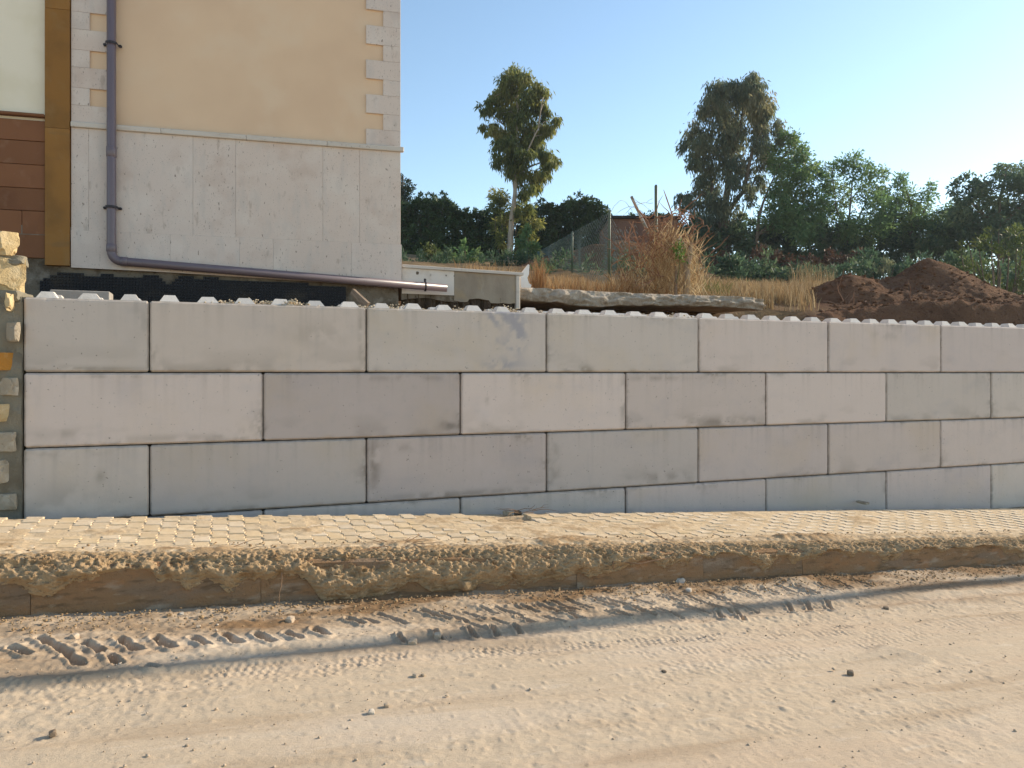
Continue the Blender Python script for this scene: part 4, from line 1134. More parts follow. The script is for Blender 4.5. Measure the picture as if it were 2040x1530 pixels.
def build_slab():
    ya = 1.42
    p0 = at_y(1030, 570, ya); p1 = at_y(1525, 597, ya)
    x0, x1 = p0[0], p1[0]
    zt = [(1030, 570), (1140, 577), (1250, 582), (1380, 587), (1450, 589), (1500, 592), (1528, 597)]
    zb = [(1030, 597), (1100, 601), (1160, 610), (1190, 613), (1235, 608), (1300, 609), (1380, 610), (1450, 611), (1500, 615), (1528, 617)]
    T = np.array([at_y(px, py, ya) for px, py in zt]); B = np.array([at_y(px, py, ya) for px, py in zb])
    xs = np.linspace(x0, x1, 260)
    top = np.interp(xs, T[:, 0], T[:, 2]); bot = np.interp(xs, B[:, 0], B[:, 2]) + 0.02 * (fbm(xs * 7, xs * 0, 3, 3) - 0.5)
    # ring profile: underside back, underside front, face, top front, top back
    S = np.linspace(0, 1, 40)
    P = np.zeros((len(xs), len(S), 3))
    for k, s in enumerate(S):
        if s < 0.25:   y = ya + 1.1 * (1 - s / 0.25) + 0.03; z = bot + 0.03 * (1 - s / 0.25)
        elif s < 0.6:
            t = (s - 0.25) / 0.35; y = ya + 0.03 * np.cos(t * math.pi * 2) * 0.5; z = bot * (1 - t) + top * t
        else:
            t = (s - 0.6) / 0.4; y = ya + 0.012 + 1.1 * t; z = top + 0.02 * t
        n = fbm(xs * 9 + k * 0.0, np.full_like(xs, k * 0.35), 41, 4) - 0.5
        big = fbm(xs * 2.2, np.full_like(xs, 1.0), 42, 3) - 0.5
        f = 1.0 if s > 0.2 else 0.3
        P[:, k, 0] = xs
        n2 = fbm(xs * 34, np.full_like(xs, k * 1.1), 43, 3) - 0.5
        P[:, k, 1] = y - n * 0.09 * f - big * 0.10 * f - n2 * 0.03 * f
        P[:, k, 2] = z + n * 0.03 * (1 if s >= 0.6 else 0.8)
    # close the right end
    P[-1, :, 1] = P[-1, :, 1] * 0.3 + 0.7 * P[-1, :, 1].mean(); P[-1, :, 2] = P[-1, :, 2] * 0.3 + 0.7 * P[-1, :, 2].mean()
    o = grid_mesh('concrete_slab', P, m_slab)
    tag(o, 'undermined rough concrete slab edge jutting over a dark hollow', 'concrete slab')

build_low_wall()
build_slab()

def odds():
    # white broken panel standing at the end of the low wall
    yq = 1.75
    poly = [at_y(px, py, yq) for px, py in [(1037, 573), (1036, 545), (1044, 535), (1052, 525), (1054, 527), (1053, 545), (1050, 552), (1053, 563), (1058, 566), (1057, 573)]]
    c = np.mean(poly, 0)
    q = MB(); q.prism([(p[0] - c[0], p[2] - c[2] - 0.01) for p in poly], -0.012, 0.012)
    o = q.build('broken_panel', m_white, None, c); tag(o, 'jagged white broken panel standing on the slab by the low wall end', 'panel')
    # short plank leaning in the gap
    a = at_y(702, 581, 0.95); b = at_y(726, 603, 0.80)
    d = Vector(b - a); L = d.length
    q = MB(); q.bbox((0, -0.02, -0.035), (L + 0.06, 0.02, 0.035), 0.003)
    o = q.build('plank', m_wood, None, a); o.rotation_euler = d.to_track_quat('X', 'Z').to_euler()
    tag(o, 'short brown wooden plank leaning in the gap behind the block wall', 'plank')
    # grey flat concrete piece lying behind the first knobs
    a = at_y(105, 577, 0.86); b = at_y(222, 592, 0.86)
    q = MB(); w = b[0] - a[0]; q.bbox((-w / 2, -0.12, -0.06), (w / 2, 0.12, 0.06), 0.006)
    o = q.build('concrete_offcut', M('grey_offcut', (0.36, 0.33, 0.30), [((0.27, 0.24, 0.21), 7, 0.5, 0.7, 0.6)], bumps=[(50, 0.003)]), None, (a + b) / 2 + np.array((0, 0, -0.045)))
    tag(o, 'flat grey concrete offcut lying behind the knobs at the rubble wall end', 'concrete piece')
odds()

# ------------------------------------------------------------------ leaves, trees, bushes
def leaves_mesh(name, pts, axis, length, width, mat, parent=None, tint=None, shape='rhomb'):
    """pts (n,3) bases, axis (n,3) leaf direction; each leaf a folded rhomb of two triangles"""
    n = len(pts)
    axis = axis / (np.linalg.norm(axis, axis=1, keepdims=True) + 1e-9)
    rnd = RNG.normal(size=(n, 3))
    side = np.cross(axis, rnd); side /= (np.linalg.norm(side, axis=1, keepdims=True) + 1e-9)
    l = length[:, None]; w = width[:, None]
    nrm = np.cross(axis, side)
    a = pts; b = pts + axis * l * 0.45 + side * w * 0.5 + nrm * w * 0.15; c = pts + axis * l - UP[None] * l * 0.08; d = pts + axis * l * 0.45 - side * w * 0.5 + nrm * w * 0.15
    V = np.stack([a, b, c, d], 1).reshape(-1, 3)
    i = np.arange(n)[:, None] * 4
    F = np.concatenate([i + np.array([[0, 1, 2]]), i + np.array([[0, 2, 3]])], 1).reshape(-1, 3)
    me = bpy.data.meshes.new(name); raw_mesh(me, V, F)
    me.materials.append(mat)
    at = me.attributes.new('tint', 'FLOAT', 'POINT')
    if tint is None: tint = RNG.uniform(0, 1, n)
    at.data.foreach_set('value', np.repeat(np.clip(tint, 0, 1), 4).astype(np.float32))
    o = bpy.data.objects.new(name, me)
    return link(o, parent)

def crown_points(clumps, Z, per, depth, twig=0.22, fill=0.55, grow=1.0):
    """clumps: (px, py, rpx) -> leaf positions, clump centre per leaf, tint by clump"""
    P, C, T = [], [], []
    for (px, py, r) in clumps:
        zz = Z + RNG.uniform(-depth, depth)
        c = atZ(px, py, Z); c = c + FW * (zz - Z)
        R = r * grow * Z / FPX
        n = max(12, int(per * 3.1 * R * R))
        k = max(4, int(n / 60))
        u = RNG.normal(size=(k, 3)); u /= np.linalg.norm(u, axis=1, keepdims=True)
        tw = u * (RNG.uniform(0, 1, (k, 1)) ** fill) * R * np.array([0.92, 0.92, 0.88])
        w = RNG.integers(0, k, n)
        p = tw[w] + RNG.normal(size=(n, 3)) * R * twig
        P.append(c + p); C.append(np.repeat(c[None], n, 0))
        T.append(np.clip(RNG.normal(0.45, 0.16) + RNG.normal(0, 0.18, k)[w] + RNG.normal(0, 0.12, n), 0, 1))
    return np.concatenate(P), np.concatenate(C), np.concatenate(T)

def tree(name, label, cat, Z, trunk, clumps, per, lf, mat, bark, depth=0.8, droop=0.0, group=None, limb_to=None, twig=0.22, fill=0.55, grow=1.22):
    """trunk: list of chains of (px, py, radius_m)"""
    b = atZ(trunk[0][0][0], trunk[0][0][1], Z)
    base = np.array((b[0], b[1], min(b[2], float(terrain_z(b[0], b[1])))))
    root = empty(name, base); tag(root, label, cat, group)
    mb = MB()
    chains = []
    for ci, ch in enumerate(trunk):
        pts = [atZ(px, py, Z) for px, py, r in ch]
        if ci == 0: pts[0] = pts[0] - np.array((0, 0, 0.4))
        pts = [p + FW * (0.0 if ci == 0 else 0.25 * math.sin(ci * 2.3) * k) for k, p in enumerate(pts)]
        dense, rad = [], []
        for k in range(len(pts) - 1):
            for s in range(3):
                t = s / 3; dense.append(pts[k] * (1 - t) + pts[k + 1] * t + RNG.normal(0, 0.012, 3)); rad.append(ch[k][2] * (1 - t) + ch[k + 1][2] * t)
        dense.append(pts[-1]); rad.append(ch[-1][2])
        chains.append((dense, rad)); mb.tube([d - base for d in dense], rad, 9)
    tr = mb.build('trunk', bark, root, smooth=True)
    # limbs reaching for the clumps
    alld = [p for d, _ in chains for p in d[1:]]
    centres = []
    for (px, py, r) in clumps:
        c = atZ(px, py, Z)
        low = [p for p in alld if p[2] < c[2] - 0.1] or alld[:1]
        s = min(low, key=lambda p: np.linalg.norm(p - c) + 0.4 * abs(p[2] - c[2]))
        m = (s + c) / 2 + np.array((0, 0, 0.12 * np.linalg.norm(c - s))) + RNG.normal(0, 0.08, 3)
        L = np.linalg.norm(c - s)
        r0 = 0.010 + 0.012 * L
        lb = MB(); lb.tube([s - base, m - base, c - base], [r0, r0 * 0.7, 0.01], 5, cap=False); lb.build('limb', bark, root, smooth=True)
    P, C, T = crown_points(clumps, Z, per, depth, twig, fill, grow)
    n = len(P)
    out = P - C; out /= (np.linalg.norm(out, axis=1, keepdims=True) + 1e-9)
    ax = out * (1 - droop) * 0.8 + RNG.normal(size=(n, 3)) * 0.6 * (1 - 0.6 * droop) + np.array([0, 0, -1.0]) * droop * 1.3
    leaves_mesh('crown', P - base, ax, RNG.uniform(lf[0] * 0.7, lf[0] * 1.3, n), RNG.uniform(lf[1] * 0.7, lf[1] * 1.3, n), mat, root, T)
    return root

def bush(name, label, cat, Z, clumps, per, lf, mat, depth=0.7, droop=0.0, group=None, up=0.3, twig=0.25, fill=0.5, kind=None, stems=True, bark=None):
    pxs = [c[0] for c in clumps]; pxm = sum(pxs) / len(pxs); pyb = max(c[1] + c[2] for c in clumps)
    b = atZ(pxm, pyb, Z); base = np.array((b[0], b[1], min(b[2], float(terrain_z(b[0], b[1])))))
    root = empty(name, base); tag(root, label, cat, group)
    P, C, T = crown_points(clumps, Z, per, depth, twig, fill)
    n = len(P); out = P - C; out /= (np.linalg.norm(out, axis=1, keepdims=True) + 1e-9)
    ax = out * 0.7 + RNG.normal(size=(n, 3)) * 0.6 + np.array([0, 0, up])
    if kind == 'stuff':
        root_o = leaves_mesh(name, P - base, ax, RNG.uniform(lf[0] * 0.7, lf[0] * 1.3, n), RNG.uniform(lf[1] * 0.7, lf[1] * 1.3, n), mat, None, T)
        root_o.location = base; bpy.data.objects.remove(root)
        root_o.name = name
        return tag(root_o, label, cat, group, 'stuff')
    leaves_mesh('foliage', P - base, ax, RNG.uniform(lf[0] * 0.7, lf[0] * 1.3, n), RNG.uniform(lf[1] * 0.7, lf[1] * 1.3, n), mat, root, T)
    sb = MB()
    for (px, py, r) in clumps:
        c = atZ(px, py, Z); s = np.array((base[0] + 0.6 * (c[0] - base[0]), base[1] + 0.6 * (c[1] - base[1]), 0)); s[2] = float(terrain_z(s[0], s[1])) - 0.1
        m = (s + c) / 2 + RNG.normal(0, 0.06, 3)
        sb.tube([s - base, m - base, c - base], [0.03, 0.02, 0.008], 5, cap=False)
    sb.build('stem', bark or m_barkdark, root)
    return root

ZT = 35.5
EUC1 = [(1028, 148, 18), (1010, 162, 20), (1045, 165, 20), (998, 185, 20), (1072, 190, 18), (1055, 200, 24), (985, 192, 14), (1025, 205, 28), (970, 212, 14), (958, 222, 11), (1085, 185, 13), (1088, 215, 14),
        (1070, 225, 20), (1035, 238, 20), (1102, 243, 12), (1095, 262, 14), (1080, 255, 15), (1005, 262, 20), (1030, 272, 26), (1058, 285, 20), (985, 240, 12), (982, 265, 14), (995, 290, 18), (1020, 305, 22), (990, 318, 13),
        (1046, 318, 20), (1070, 300, 14), (1085, 314, 17), (1106, 312, 10), (1098, 330, 14), (1080, 345, 14), (1030, 340, 20), (1008, 336, 14), (1050, 355, 20), (1068, 365, 14), (1075, 352, 12), (1042, 378, 14), (1060, 382, 12), (965, 250, 11), (1000, 225, 14), (1020, 180, 18), (1010, 290, 16), (1060, 260, 14), (1015, 325, 16), (1040, 300, 18), (1045, 222, 14), (1070, 275, 12)]
tree('eucalyptus_tree', 'lone slim eucalyptus with pale bare trunk standing before the dark hedge', 'tree', ZT,
     [[(1014, 512, 0.16), (1017, 470, 0.135), (1020, 430, 0.115), (1026, 385, 0.095), (1028, 340, 0.08), (1030, 280, 0.06), (1032, 215, 0.05), (1030, 160, 0.02)],
      [(1019, 425, 0.06), (1024, 390, 0.055), (1024, 350, 0.045), (1018, 300, 0.035), (1005, 240, 0.025)],
      [(1028, 340, 0.06), (1048, 310, 0.045), (1072, 262, 0.03), (1078, 215, 0.015)], [(1028, 350, 0.05), (1060, 328, 0.035), (1092, 315, 0.015)]],
     EUC1, 700, (0.24, 0.062), m_euc, m_bark, depth=0.7, droop=0.72, twig=0.25, grow=1.13)
bush('shrub', 'loose olive green shrub growing round the foot of the lone eucalyptus', 'shrub', ZT + 0.5,
     [(992, 392, 18), (985, 415, 16), (1005, 425, 20), (1045, 425, 22), (1060, 445, 16), (1000, 450, 18), (1050, 465, 18), (1060, 490, 18), (1040, 500, 18), (1000, 480, 14), (1065, 505, 12), (1030, 408, 16)],
     520, (0.22, 0.075), m_euc, depth=0.6, up=-0.3)
EUC2 = [(1470, 188, 18), (1455, 182, 15), (1515, 238, 18), (1503, 178, 15), (1438, 185, 18), (1494, 160, 13), (1492, 172, 15), (1480, 200, 18), (1510, 210, 15), (1465, 205, 16), (1530, 235, 14), (1548, 285, 13), (1552, 262, 10), (1488, 180, 17), (1500, 195, 18), (1438, 170, 13), (1425, 188, 16), (1445, 195, 18), (1408, 200, 16), (1400, 222, 18), (1425, 225, 24), (1460, 225, 26), (1495, 225, 26), (1520, 225, 14), (1388, 250, 18), (1412, 258, 24), (1445, 262, 26),
        (1480, 262, 26), (1515, 258, 22), (1538, 265, 14), (1375, 280, 14), (1392, 292, 20), (1425, 298, 26), (1460, 300, 24), (1505, 298, 22), (1535, 292, 16), (1385, 320, 18), (1410, 332, 22), (1445, 338, 24), (1480, 335, 18), (1520, 325, 16),
        (1540, 315, 12), (1398, 360, 17), (1425, 370, 22), (1458, 375, 20), (1375, 385, 14), (1355, 392, 11), (1362, 408, 13), (1390, 400, 16), (1418, 405, 22), (1448, 412, 22), (1495, 375, 14), (1508, 355, 12), (1485, 402, 12), (1525, 362, 12), (1405, 435, 20), (1440, 445, 20), (1470, 440, 14), (1420, 470, 18), (1452, 475, 16)]
tree('eucalyptus_tree', 'tall broad grey green eucalyptus with several stems, tallest tree on the slope', 'tree', ZT + 1,
     [[(1440, 520, 0.24), (1442, 470, 0.2), (1446, 400, 0.16), (1455, 320, 0.11), (1475, 250, 0.07), (1492, 170, 0.02)],
      [(1442, 470, 0.15), (1425, 400, 0.1), (1415, 320, 0.07), (1430, 200, 0.02)], [(1445, 430, 0.13), (1480, 380, 0.10), (1490, 310, 0.07), (1520, 240, 0.02)]],
     EUC2, 560, (0.24, 0.060), m_euc2, m_barkdark, depth=1.0, droop=0.72, twig=0.28, grow=1.16)
tree('robinia_tree', 'green leafy tree with a pale leaning trunk next to the tall eucalyptus', 'tree', ZT,
     [[(1506, 470, 0.085), (1512, 430, 0.07), (1525, 390, 0.05), (1548, 340, 0.03), (1575, 290, 0.01)], [(1506, 470, 0.07), (1560, 430, 0.05), (1600, 370, 0.02)]],
     [(1570, 278, 14), (1585, 290, 16), (1562, 300, 18), (1590, 312, 18), (1555, 330, 18), (1580, 340, 22), (1605, 330, 14), (1560, 365, 22), (1595, 365, 22), (1615, 350, 12), (1545, 385, 16), (1575, 395, 24), (1610, 395, 20), (1560, 425, 22), (1600, 430, 24), (1535, 415, 12), (1625, 420, 16), (1575, 455, 24), (1615, 460, 22), (1540, 450, 20)],
     480, (0.19, 0.075), m_rob, m_barkdark, depth=0.8, droop=0.1, twig=0.27, grow=1.32)
tree('robinia_tree', 'feathery light green tree with airy top, middle of the right hand trees', 'tree', ZT + 1,
     [[(1690, 520, 0.08), (1690, 460, 0.06), (1695, 400, 0.035), (1700, 330, 0.01)], [(1690, 470, 0.05), (1725, 410, 0.03), (1745, 360, 0.01)], [(1690, 470, 0.04), (1660, 410, 0.025), (1650, 350, 0.01)]],
     [(1655, 335, 12), (1672, 322, 12), (1700, 322, 12), (1722, 335, 12), (1688, 345, 16), (1650, 358, 14), (1712, 358, 16), (1742, 362, 13), (1672, 372, 16), (1732, 385, 16), (1765, 378, 11), (1700, 390, 16), (1655, 395, 14), (1758, 402, 14), (1680, 412, 13), (1728, 415, 16), (1650, 425, 18), (1705, 440, 18), (1755, 430, 14), (1672, 455, 20), (1735, 455, 20), (1700, 475, 22)],
     430, (0.18, 0.07), m_rob, m_barkdark, depth=0.9, droop=0.1, twig=0.33, grow=1.42)
tree('robinia_tree', 'low spreading pale green tree left of the sky gap', 'tree', ZT + 2,
     [[(1815, 520, 0.10), (1812, 460, 0.08), (1815, 410, 0.05), (1800, 360, 0.02)], [(1812, 470, 0.06), (1845, 420, 0.04), (1860, 400, 0.015)]],
     [(1795, 352, 8), (1788, 370, 12), (1812, 385, 14), (1838, 380, 9), (1780, 395, 14), (1830, 402, 15), (1858, 408, 10), (1800, 415, 18), (1775, 430, 16), (1840, 428, 16), (1868, 430, 11), (1815, 445, 20), (1785, 460, 20), (1850, 455, 18), (1885, 450, 12), (1820, 475, 20), (1878, 418, 12), (1892, 438, 15), (1872, 462, 17), (1900, 465, 17), (1905, 420, 13), (1760, 455, 18), (1860, 480, 18)],
     430, (0.18, 0.07), m_rob, m_barkdark, depth=0.9, droop=0.1, twig=0.33, grow=1.42)
tree('dark_tree', 'dark dense broadleaf tree at the far right edge of the slope', 'tree', ZT - 1,
     [[(1995, 530, 0.14), (1992, 460, 0.09), (1990, 400, 0.06), (2005, 340, 0.02)], [(1992, 460, 0.1), (1950, 410, 0.06), (1915, 380, 0.02)], [(1992, 450, 0.1), (2050, 390, 0.06), (2080, 350, 0.02)]],
     [(2008, 332, 10), (2035, 330, 12), (2020, 345, 14), (1985, 350, 12), (2050, 350, 18), (1960, 362, 11), (1925, 362, 10), (1905, 372, 9), (1940, 378, 14), (1990, 375, 20), (2030, 375, 20), (1915, 395, 13), (1960, 398, 20), (2000, 402, 22), (2045, 405, 24), (1930, 415, 18), (1900, 420, 13), (1965, 430, 24), (2010, 435, 26), (2055, 445, 26), (1920, 445, 20), (1960, 470, 26), (2010, 475, 26), (2090, 380, 30), (2100, 430, 30)],
     480, (0.20, 0.085), m_darkleaf, m_barkdark, depth=1.0, droop=0.1, twig=0.30, grow=1.32)
# undergrowth that reads as one mass
rr = random.Random(12)
th = []
for i in range(120):
    px = rr.uniform(1385, 2120); py = rr.uniform(440, 545)
    th.append((px, py, rr.uniform(16, 26)))
bush('thicket', 'dark undergrowth massed beneath the trees along the slope', 'undergrowth', ZT + 1.5, th, 420, (0.24, 0.10), m_thicket, depth=1.2, kind='stuff')
th = [(rr.uniform(1390, 1760), rr.uniform(505, 548), rr.uniform(9, 16)) for i in range(34)]
bush('russet_undergrowth', 'reddish brown dry undergrowth along the edge of the field', 'undergrowth', ZT - 3, th, 360, (0.2, 0.07), m_russet, depth=0.8, kind='stuff')
th = [(rr.uniform(1395, 2100), rr.uniform(530, 572), rr.uniform(14, 22)) for i in range(110)]
bush('undergrowth', 'dark scrubby undergrowth between the dry field and the trees', 'undergrowth', 25, th, 420, (0.18, 0.06), m_thicket, depth=2.0, kind='stuff', up=0.6)
th = [(rr.uniform(1060, 1400), rr.uniform(520, 562), rr.uniform(12, 20)) for i in range(45)]
bush('undergrowth', 'dull green scrub growing behind the wire fence', 'undergrowth', 20, th, 420, (0.15, 0.04), m_thicket, depth=1.5, kind='stuff', up=0.8)
# hedges
hg = []
for px in range(790, 1012, 9):
    topy = np.interp(px, [790, 830, 880, 905, 930, 1010], [402, 400, 392, 412, 420, 420])
    hg.append((px, topy + 9, 9)); hg += [(px + rr.uniform(-6, 6), py + rr.uniform(-5, 5), rr.uniform(11, 15)) for py in range(int(topy) + 18, 535, 14)]
hg += [(880, 388, 7), (862, 392, 6), (838, 396, 7), (890, 395, 6), (850, 385, 4)]
bush('hedge', 'long dark clipped hedge behind the lone eucalyptus, nearest the house', 'hedge', ZT + 2.5, hg, 620, (0.17, 0.085), m_hedge, depth=0.35, up=0.5)
hg = []
for px in range(1030, 1222, 9):
    topy = np.interp(px, [1030, 1075, 1110, 1150, 1185, 1205, 1222], [425, 404, 410, 398, 402, 412, 440])
    hg.append((px, topy + 9, 9)); hg += [(px + rr.uniform(-6, 6), py + rr.uniform(-5, 5), rr.uniform(11, 15)) for py in range(int(topy) + 18, 535, 14)]
hg += [(1150, 393, 6), (1165, 396, 7), (1135, 398, 6), (1180, 398, 6), (1080, 402, 6)]
bush('hedge', 'rounded dark green hedge between the eucalyptus and the wire fence', 'hedge', ZT + 3, hg, 620, (0.17, 0.085), m_hedge, depth=0.35, up=0.5)
hg = [(px + rr.uniform(-8, 8), rr.uniform(435, 540), rr.uniform(15, 22)) for px in range(1230, 1400, 9) for _ in range(3)]
bush('hedge', 'dark hedge in shade behind the brown shed', 'hedge', ZT + 3, hg, 480, (0.18, 0.09), m_hedge, depth=0.5)
# cypress
tree('cypress_tree', 'dark narrow cypress top peeping past the house corner', 'tree', 48,
     [[(800, 520, 0.2), (802, 440, 0.15), (803, 350, 0.03)]],
     [(803, 352, 8), (804, 366, 11), (805, 382, 14), (804, 398, 16), (803, 416, 17), (800, 435, 20), (790, 380, 12), (790, 410, 18)], 420, (0.22, 0.08), m_cypress, m_barkdark, depth=0.2, droop=-0.5)
# low shrubs on the slope
bush('shrub', 'bright green low shrub in front of the hedge, closest to the house', 'shrub', 27, [(855, 500, 12), (868, 498, 10), (860, 515, 14), (845, 515, 10), (876, 512, 10)], 900, (0.15, 0.07), m_bright, depth=0.3)
bush('shrub', 'mid green bushy shrub in front of the hedge, beside the bright shrub', 'shrub', 27, [(925, 490, 9), (920, 505, 14), (940, 512, 14), (900, 515, 13), (885, 522, 12), (955, 520, 10), (930, 525, 16)], 800, (0.16, 0.07), m_rob, depth=0.4)
bush('shrub', 'green leafy shrub at the foot of the rounded hedge', 'shrub', 31, [(1045, 480, 14), (1058, 495, 14), (1040, 505, 14), (1065, 508, 12), (1050, 460, 11)], 800, (0.16, 0.07), m_rob, depth=0.4)
sc = [(px + rr.uniform(-8, 8), rr.uniform(508, 545), rr.uniform(9, 15)) for px in range(795, 1075, 5)]
bush('ground_cover', 'low weedy green ground cover on the bank before the hedge', 'weeds', 24, sc, 520, (0.16, 0.035), m_thicket, depth=0.5, kind='stuff', up=0.9)
bush('shrub', 'feathery olive green shrub at the right edge behind the soil heap', 'shrub', 21,
     [(1990, 455, 9), (1975, 475, 14), (2010, 470, 14), (1950, 495, 14), (1930, 485, 8), (1985, 500, 20), (2025, 495, 20), (2040, 460, 13), (1915, 505, 9), (1945, 520, 16), (1980, 530, 22), (2030, 530, 24), (1930, 540, 14), (1990, 560, 22), (2040, 565, 24), (1960, 560, 16), (2075, 500, 24), (2080, 550, 28), (2020, 590, 20)],
     620, (0.13, 0.035), m_bright, depth=0.5, up=0.8, twig=0.3)
bush('shrub', 'grey green broom shrub left of the soil heap peak', 'shrub', 24, [(1740, 540, 15), (1760, 530, 12), (1720, 548, 12), (1780, 532, 11), (1765, 548, 15)], 900, (0.16, 0.022), m_euc2, depth=0.3, up=1.6)

# ------------------------------------------------------------------ dry grass
def grass(name, label, pts, h, mat, lean=0.35, w=0.008, cat='grass'):
    n = len(pts)
    az = RNG.uniform(0, 6.28, n); ln = RNG.uniform(0.1, 1.0, n) * lean
    d = np.stack([np.cos(az), np.sin(az), np.zeros(n)], -1); s = np.stack([-np.sin(az + 0.6), np.cos(az + 0.6), np.zeros(n)], -1)
    hh = h[:, None]; l = ln[:, None]
    ww = (w * RNG.uniform(0.6, 1.4, n))[:, None]
    b = pts; m = pts + UP * hh * 0.55 + d * hh * l * 0.35; t = pts + UP * hh * (1 - 0.25 * l) + d * hh * l * 1.1
    V = np.stack([b - s * ww / 2, b + s * ww / 2, m + s * ww * 0.42, m - s * ww * 0.42, t], 1).reshape(-1, 3)
    i = np.arange(n)[:, None] * 5
    F = np.concatenate([i + np.array([[0, 1, 2]]), i + np.array([[0, 2, 3]]), i + np.array([[3, 2, 4]])], 1).reshape(-1, 3)
    me = bpy.data.meshes.new(name); raw_mesh(me, V, F); me.materials.append(mat)
    at = me.attributes.new('tint', 'FLOAT', 'POINT'); at.data.foreach_set('value', np.repeat(np.clip(RNG.normal(0.5, 0.25, n), 0, 1), 5).astype(np.float32))
    return tag(link(bpy.data.objects.new(name, me)), label, cat, kind='stuff')

def field_pts(n, pxa, pxb, Za, Zb, clump=0.5):
    px = RNG.uniform(pxa, pxb, n * 3); Z = RNG.uniform(Za, Zb, n * 3)
    X = CAM[0] + RT[0] * (px - 1020) / FPX * Z + FW[0] * Z; Y = CAM[1] + RT[1] * (px - 1020) / FPX * Z + FW[1] * Z
    ed = np.minimum(px - pxa, pxb - px) / 70.0
    keep = (fbm(X * 1.3, Y * 1.3, 55, 3) > clump) & (RNG.uniform(0, 1, len(px)) < ed)
    X, Y = X[keep][:n], Y[keep][:n]
    return np.stack([X, Y, terrain_z(X, Y) - 0.02], -1)

p = field_pts(5200, 1370, 1630, 11.8, 17.5, 0.46); grass('dry_grass', 'pale dry grass covering the field behind the slab', p, RNG.uniform(0.12, 0.42, len(p)), m_grass, 0.5, 0.012)
p = field_pts(2600, 1060, 1330, 11.5, 15, 0.45); grass('dry_grass', 'tawny dry grass growing along the wire fence', p, RNG.uniform(0.1, 0.34, len(p)), m_grass, 0.35, 0.010)
p = field_pts(500, 900, 1060, 12, 17, 0.5); grass('dry_grass', 'sparse dry grass on the bank behind the low garden wall', p, RNG.uniform(0.1, 0.45, len(p)), m_grass, 0.4, 0.012)
p = field_pts(1500, 1700, 2100, 15, 18, 0.5); grass('dry_grass', 'dry grass behind the heap of red soil', p, RNG.uniform(0.1, 0.4, len(p)), m_grass, 0.4, 0.012)
p = field_pts(1600, 1060, 1420, 10.4, 12.4, 0.3); grass('orange_grass', 'tall orange dry grass on the slab before the wire fence', p, RNG.uniform(0.12, 0.42, len(p)), m_grass_or, 0.4, 0.008)
p = field_pts(2200, 1560, 1760, 16.6, 18.5, 0.4); grass('dry_grass', 'dry grass standing behind the left shoulder of the soil heap', p, RNG.uniform(0.12, 0.4, len(p)), m_grass, 0.5, 0.012)
# standing tufts
def tuft(px, Z, r, n, hmin, hmax):
    c = atZ(px, 580, Z); a = RNG.uniform(0, 6.28, n); q = r * np.sqrt(RNG.uniform(0, 1, n))
    X = c[0] + q * np.cos(a); Y = c[1] + q * np.sin(a)
    return np.stack([X, Y, terrain_z(X, Y) - 0.02], -1), RNG.uniform(hmin, hmax, n)
for px, Z, r, n, h0, h1, lab in [(1073, 11.5, 0.10, 240, 0.35, 0.72, 'narrow orange tuft of dead grass beside the white broken panel'),
                                 (1245, 11.3, 0.28, 260, 0.2, 0.6, 'tall straw coloured tuft at the foot of the fence'),
                                 (1620, 19.5, 0.6, 420, 0.3, 0.9, 'tall dry seed stalks in the field left of the soil heap')]:
    p, h = tuft(px, Z, r, n, h0, h1); o = grass('grass_tuft', lab, p, h, m_grass_or if px < 1300 else m_grass, 0.3, 0.007, 'grass tuft'); o['kind'] = 'thing'

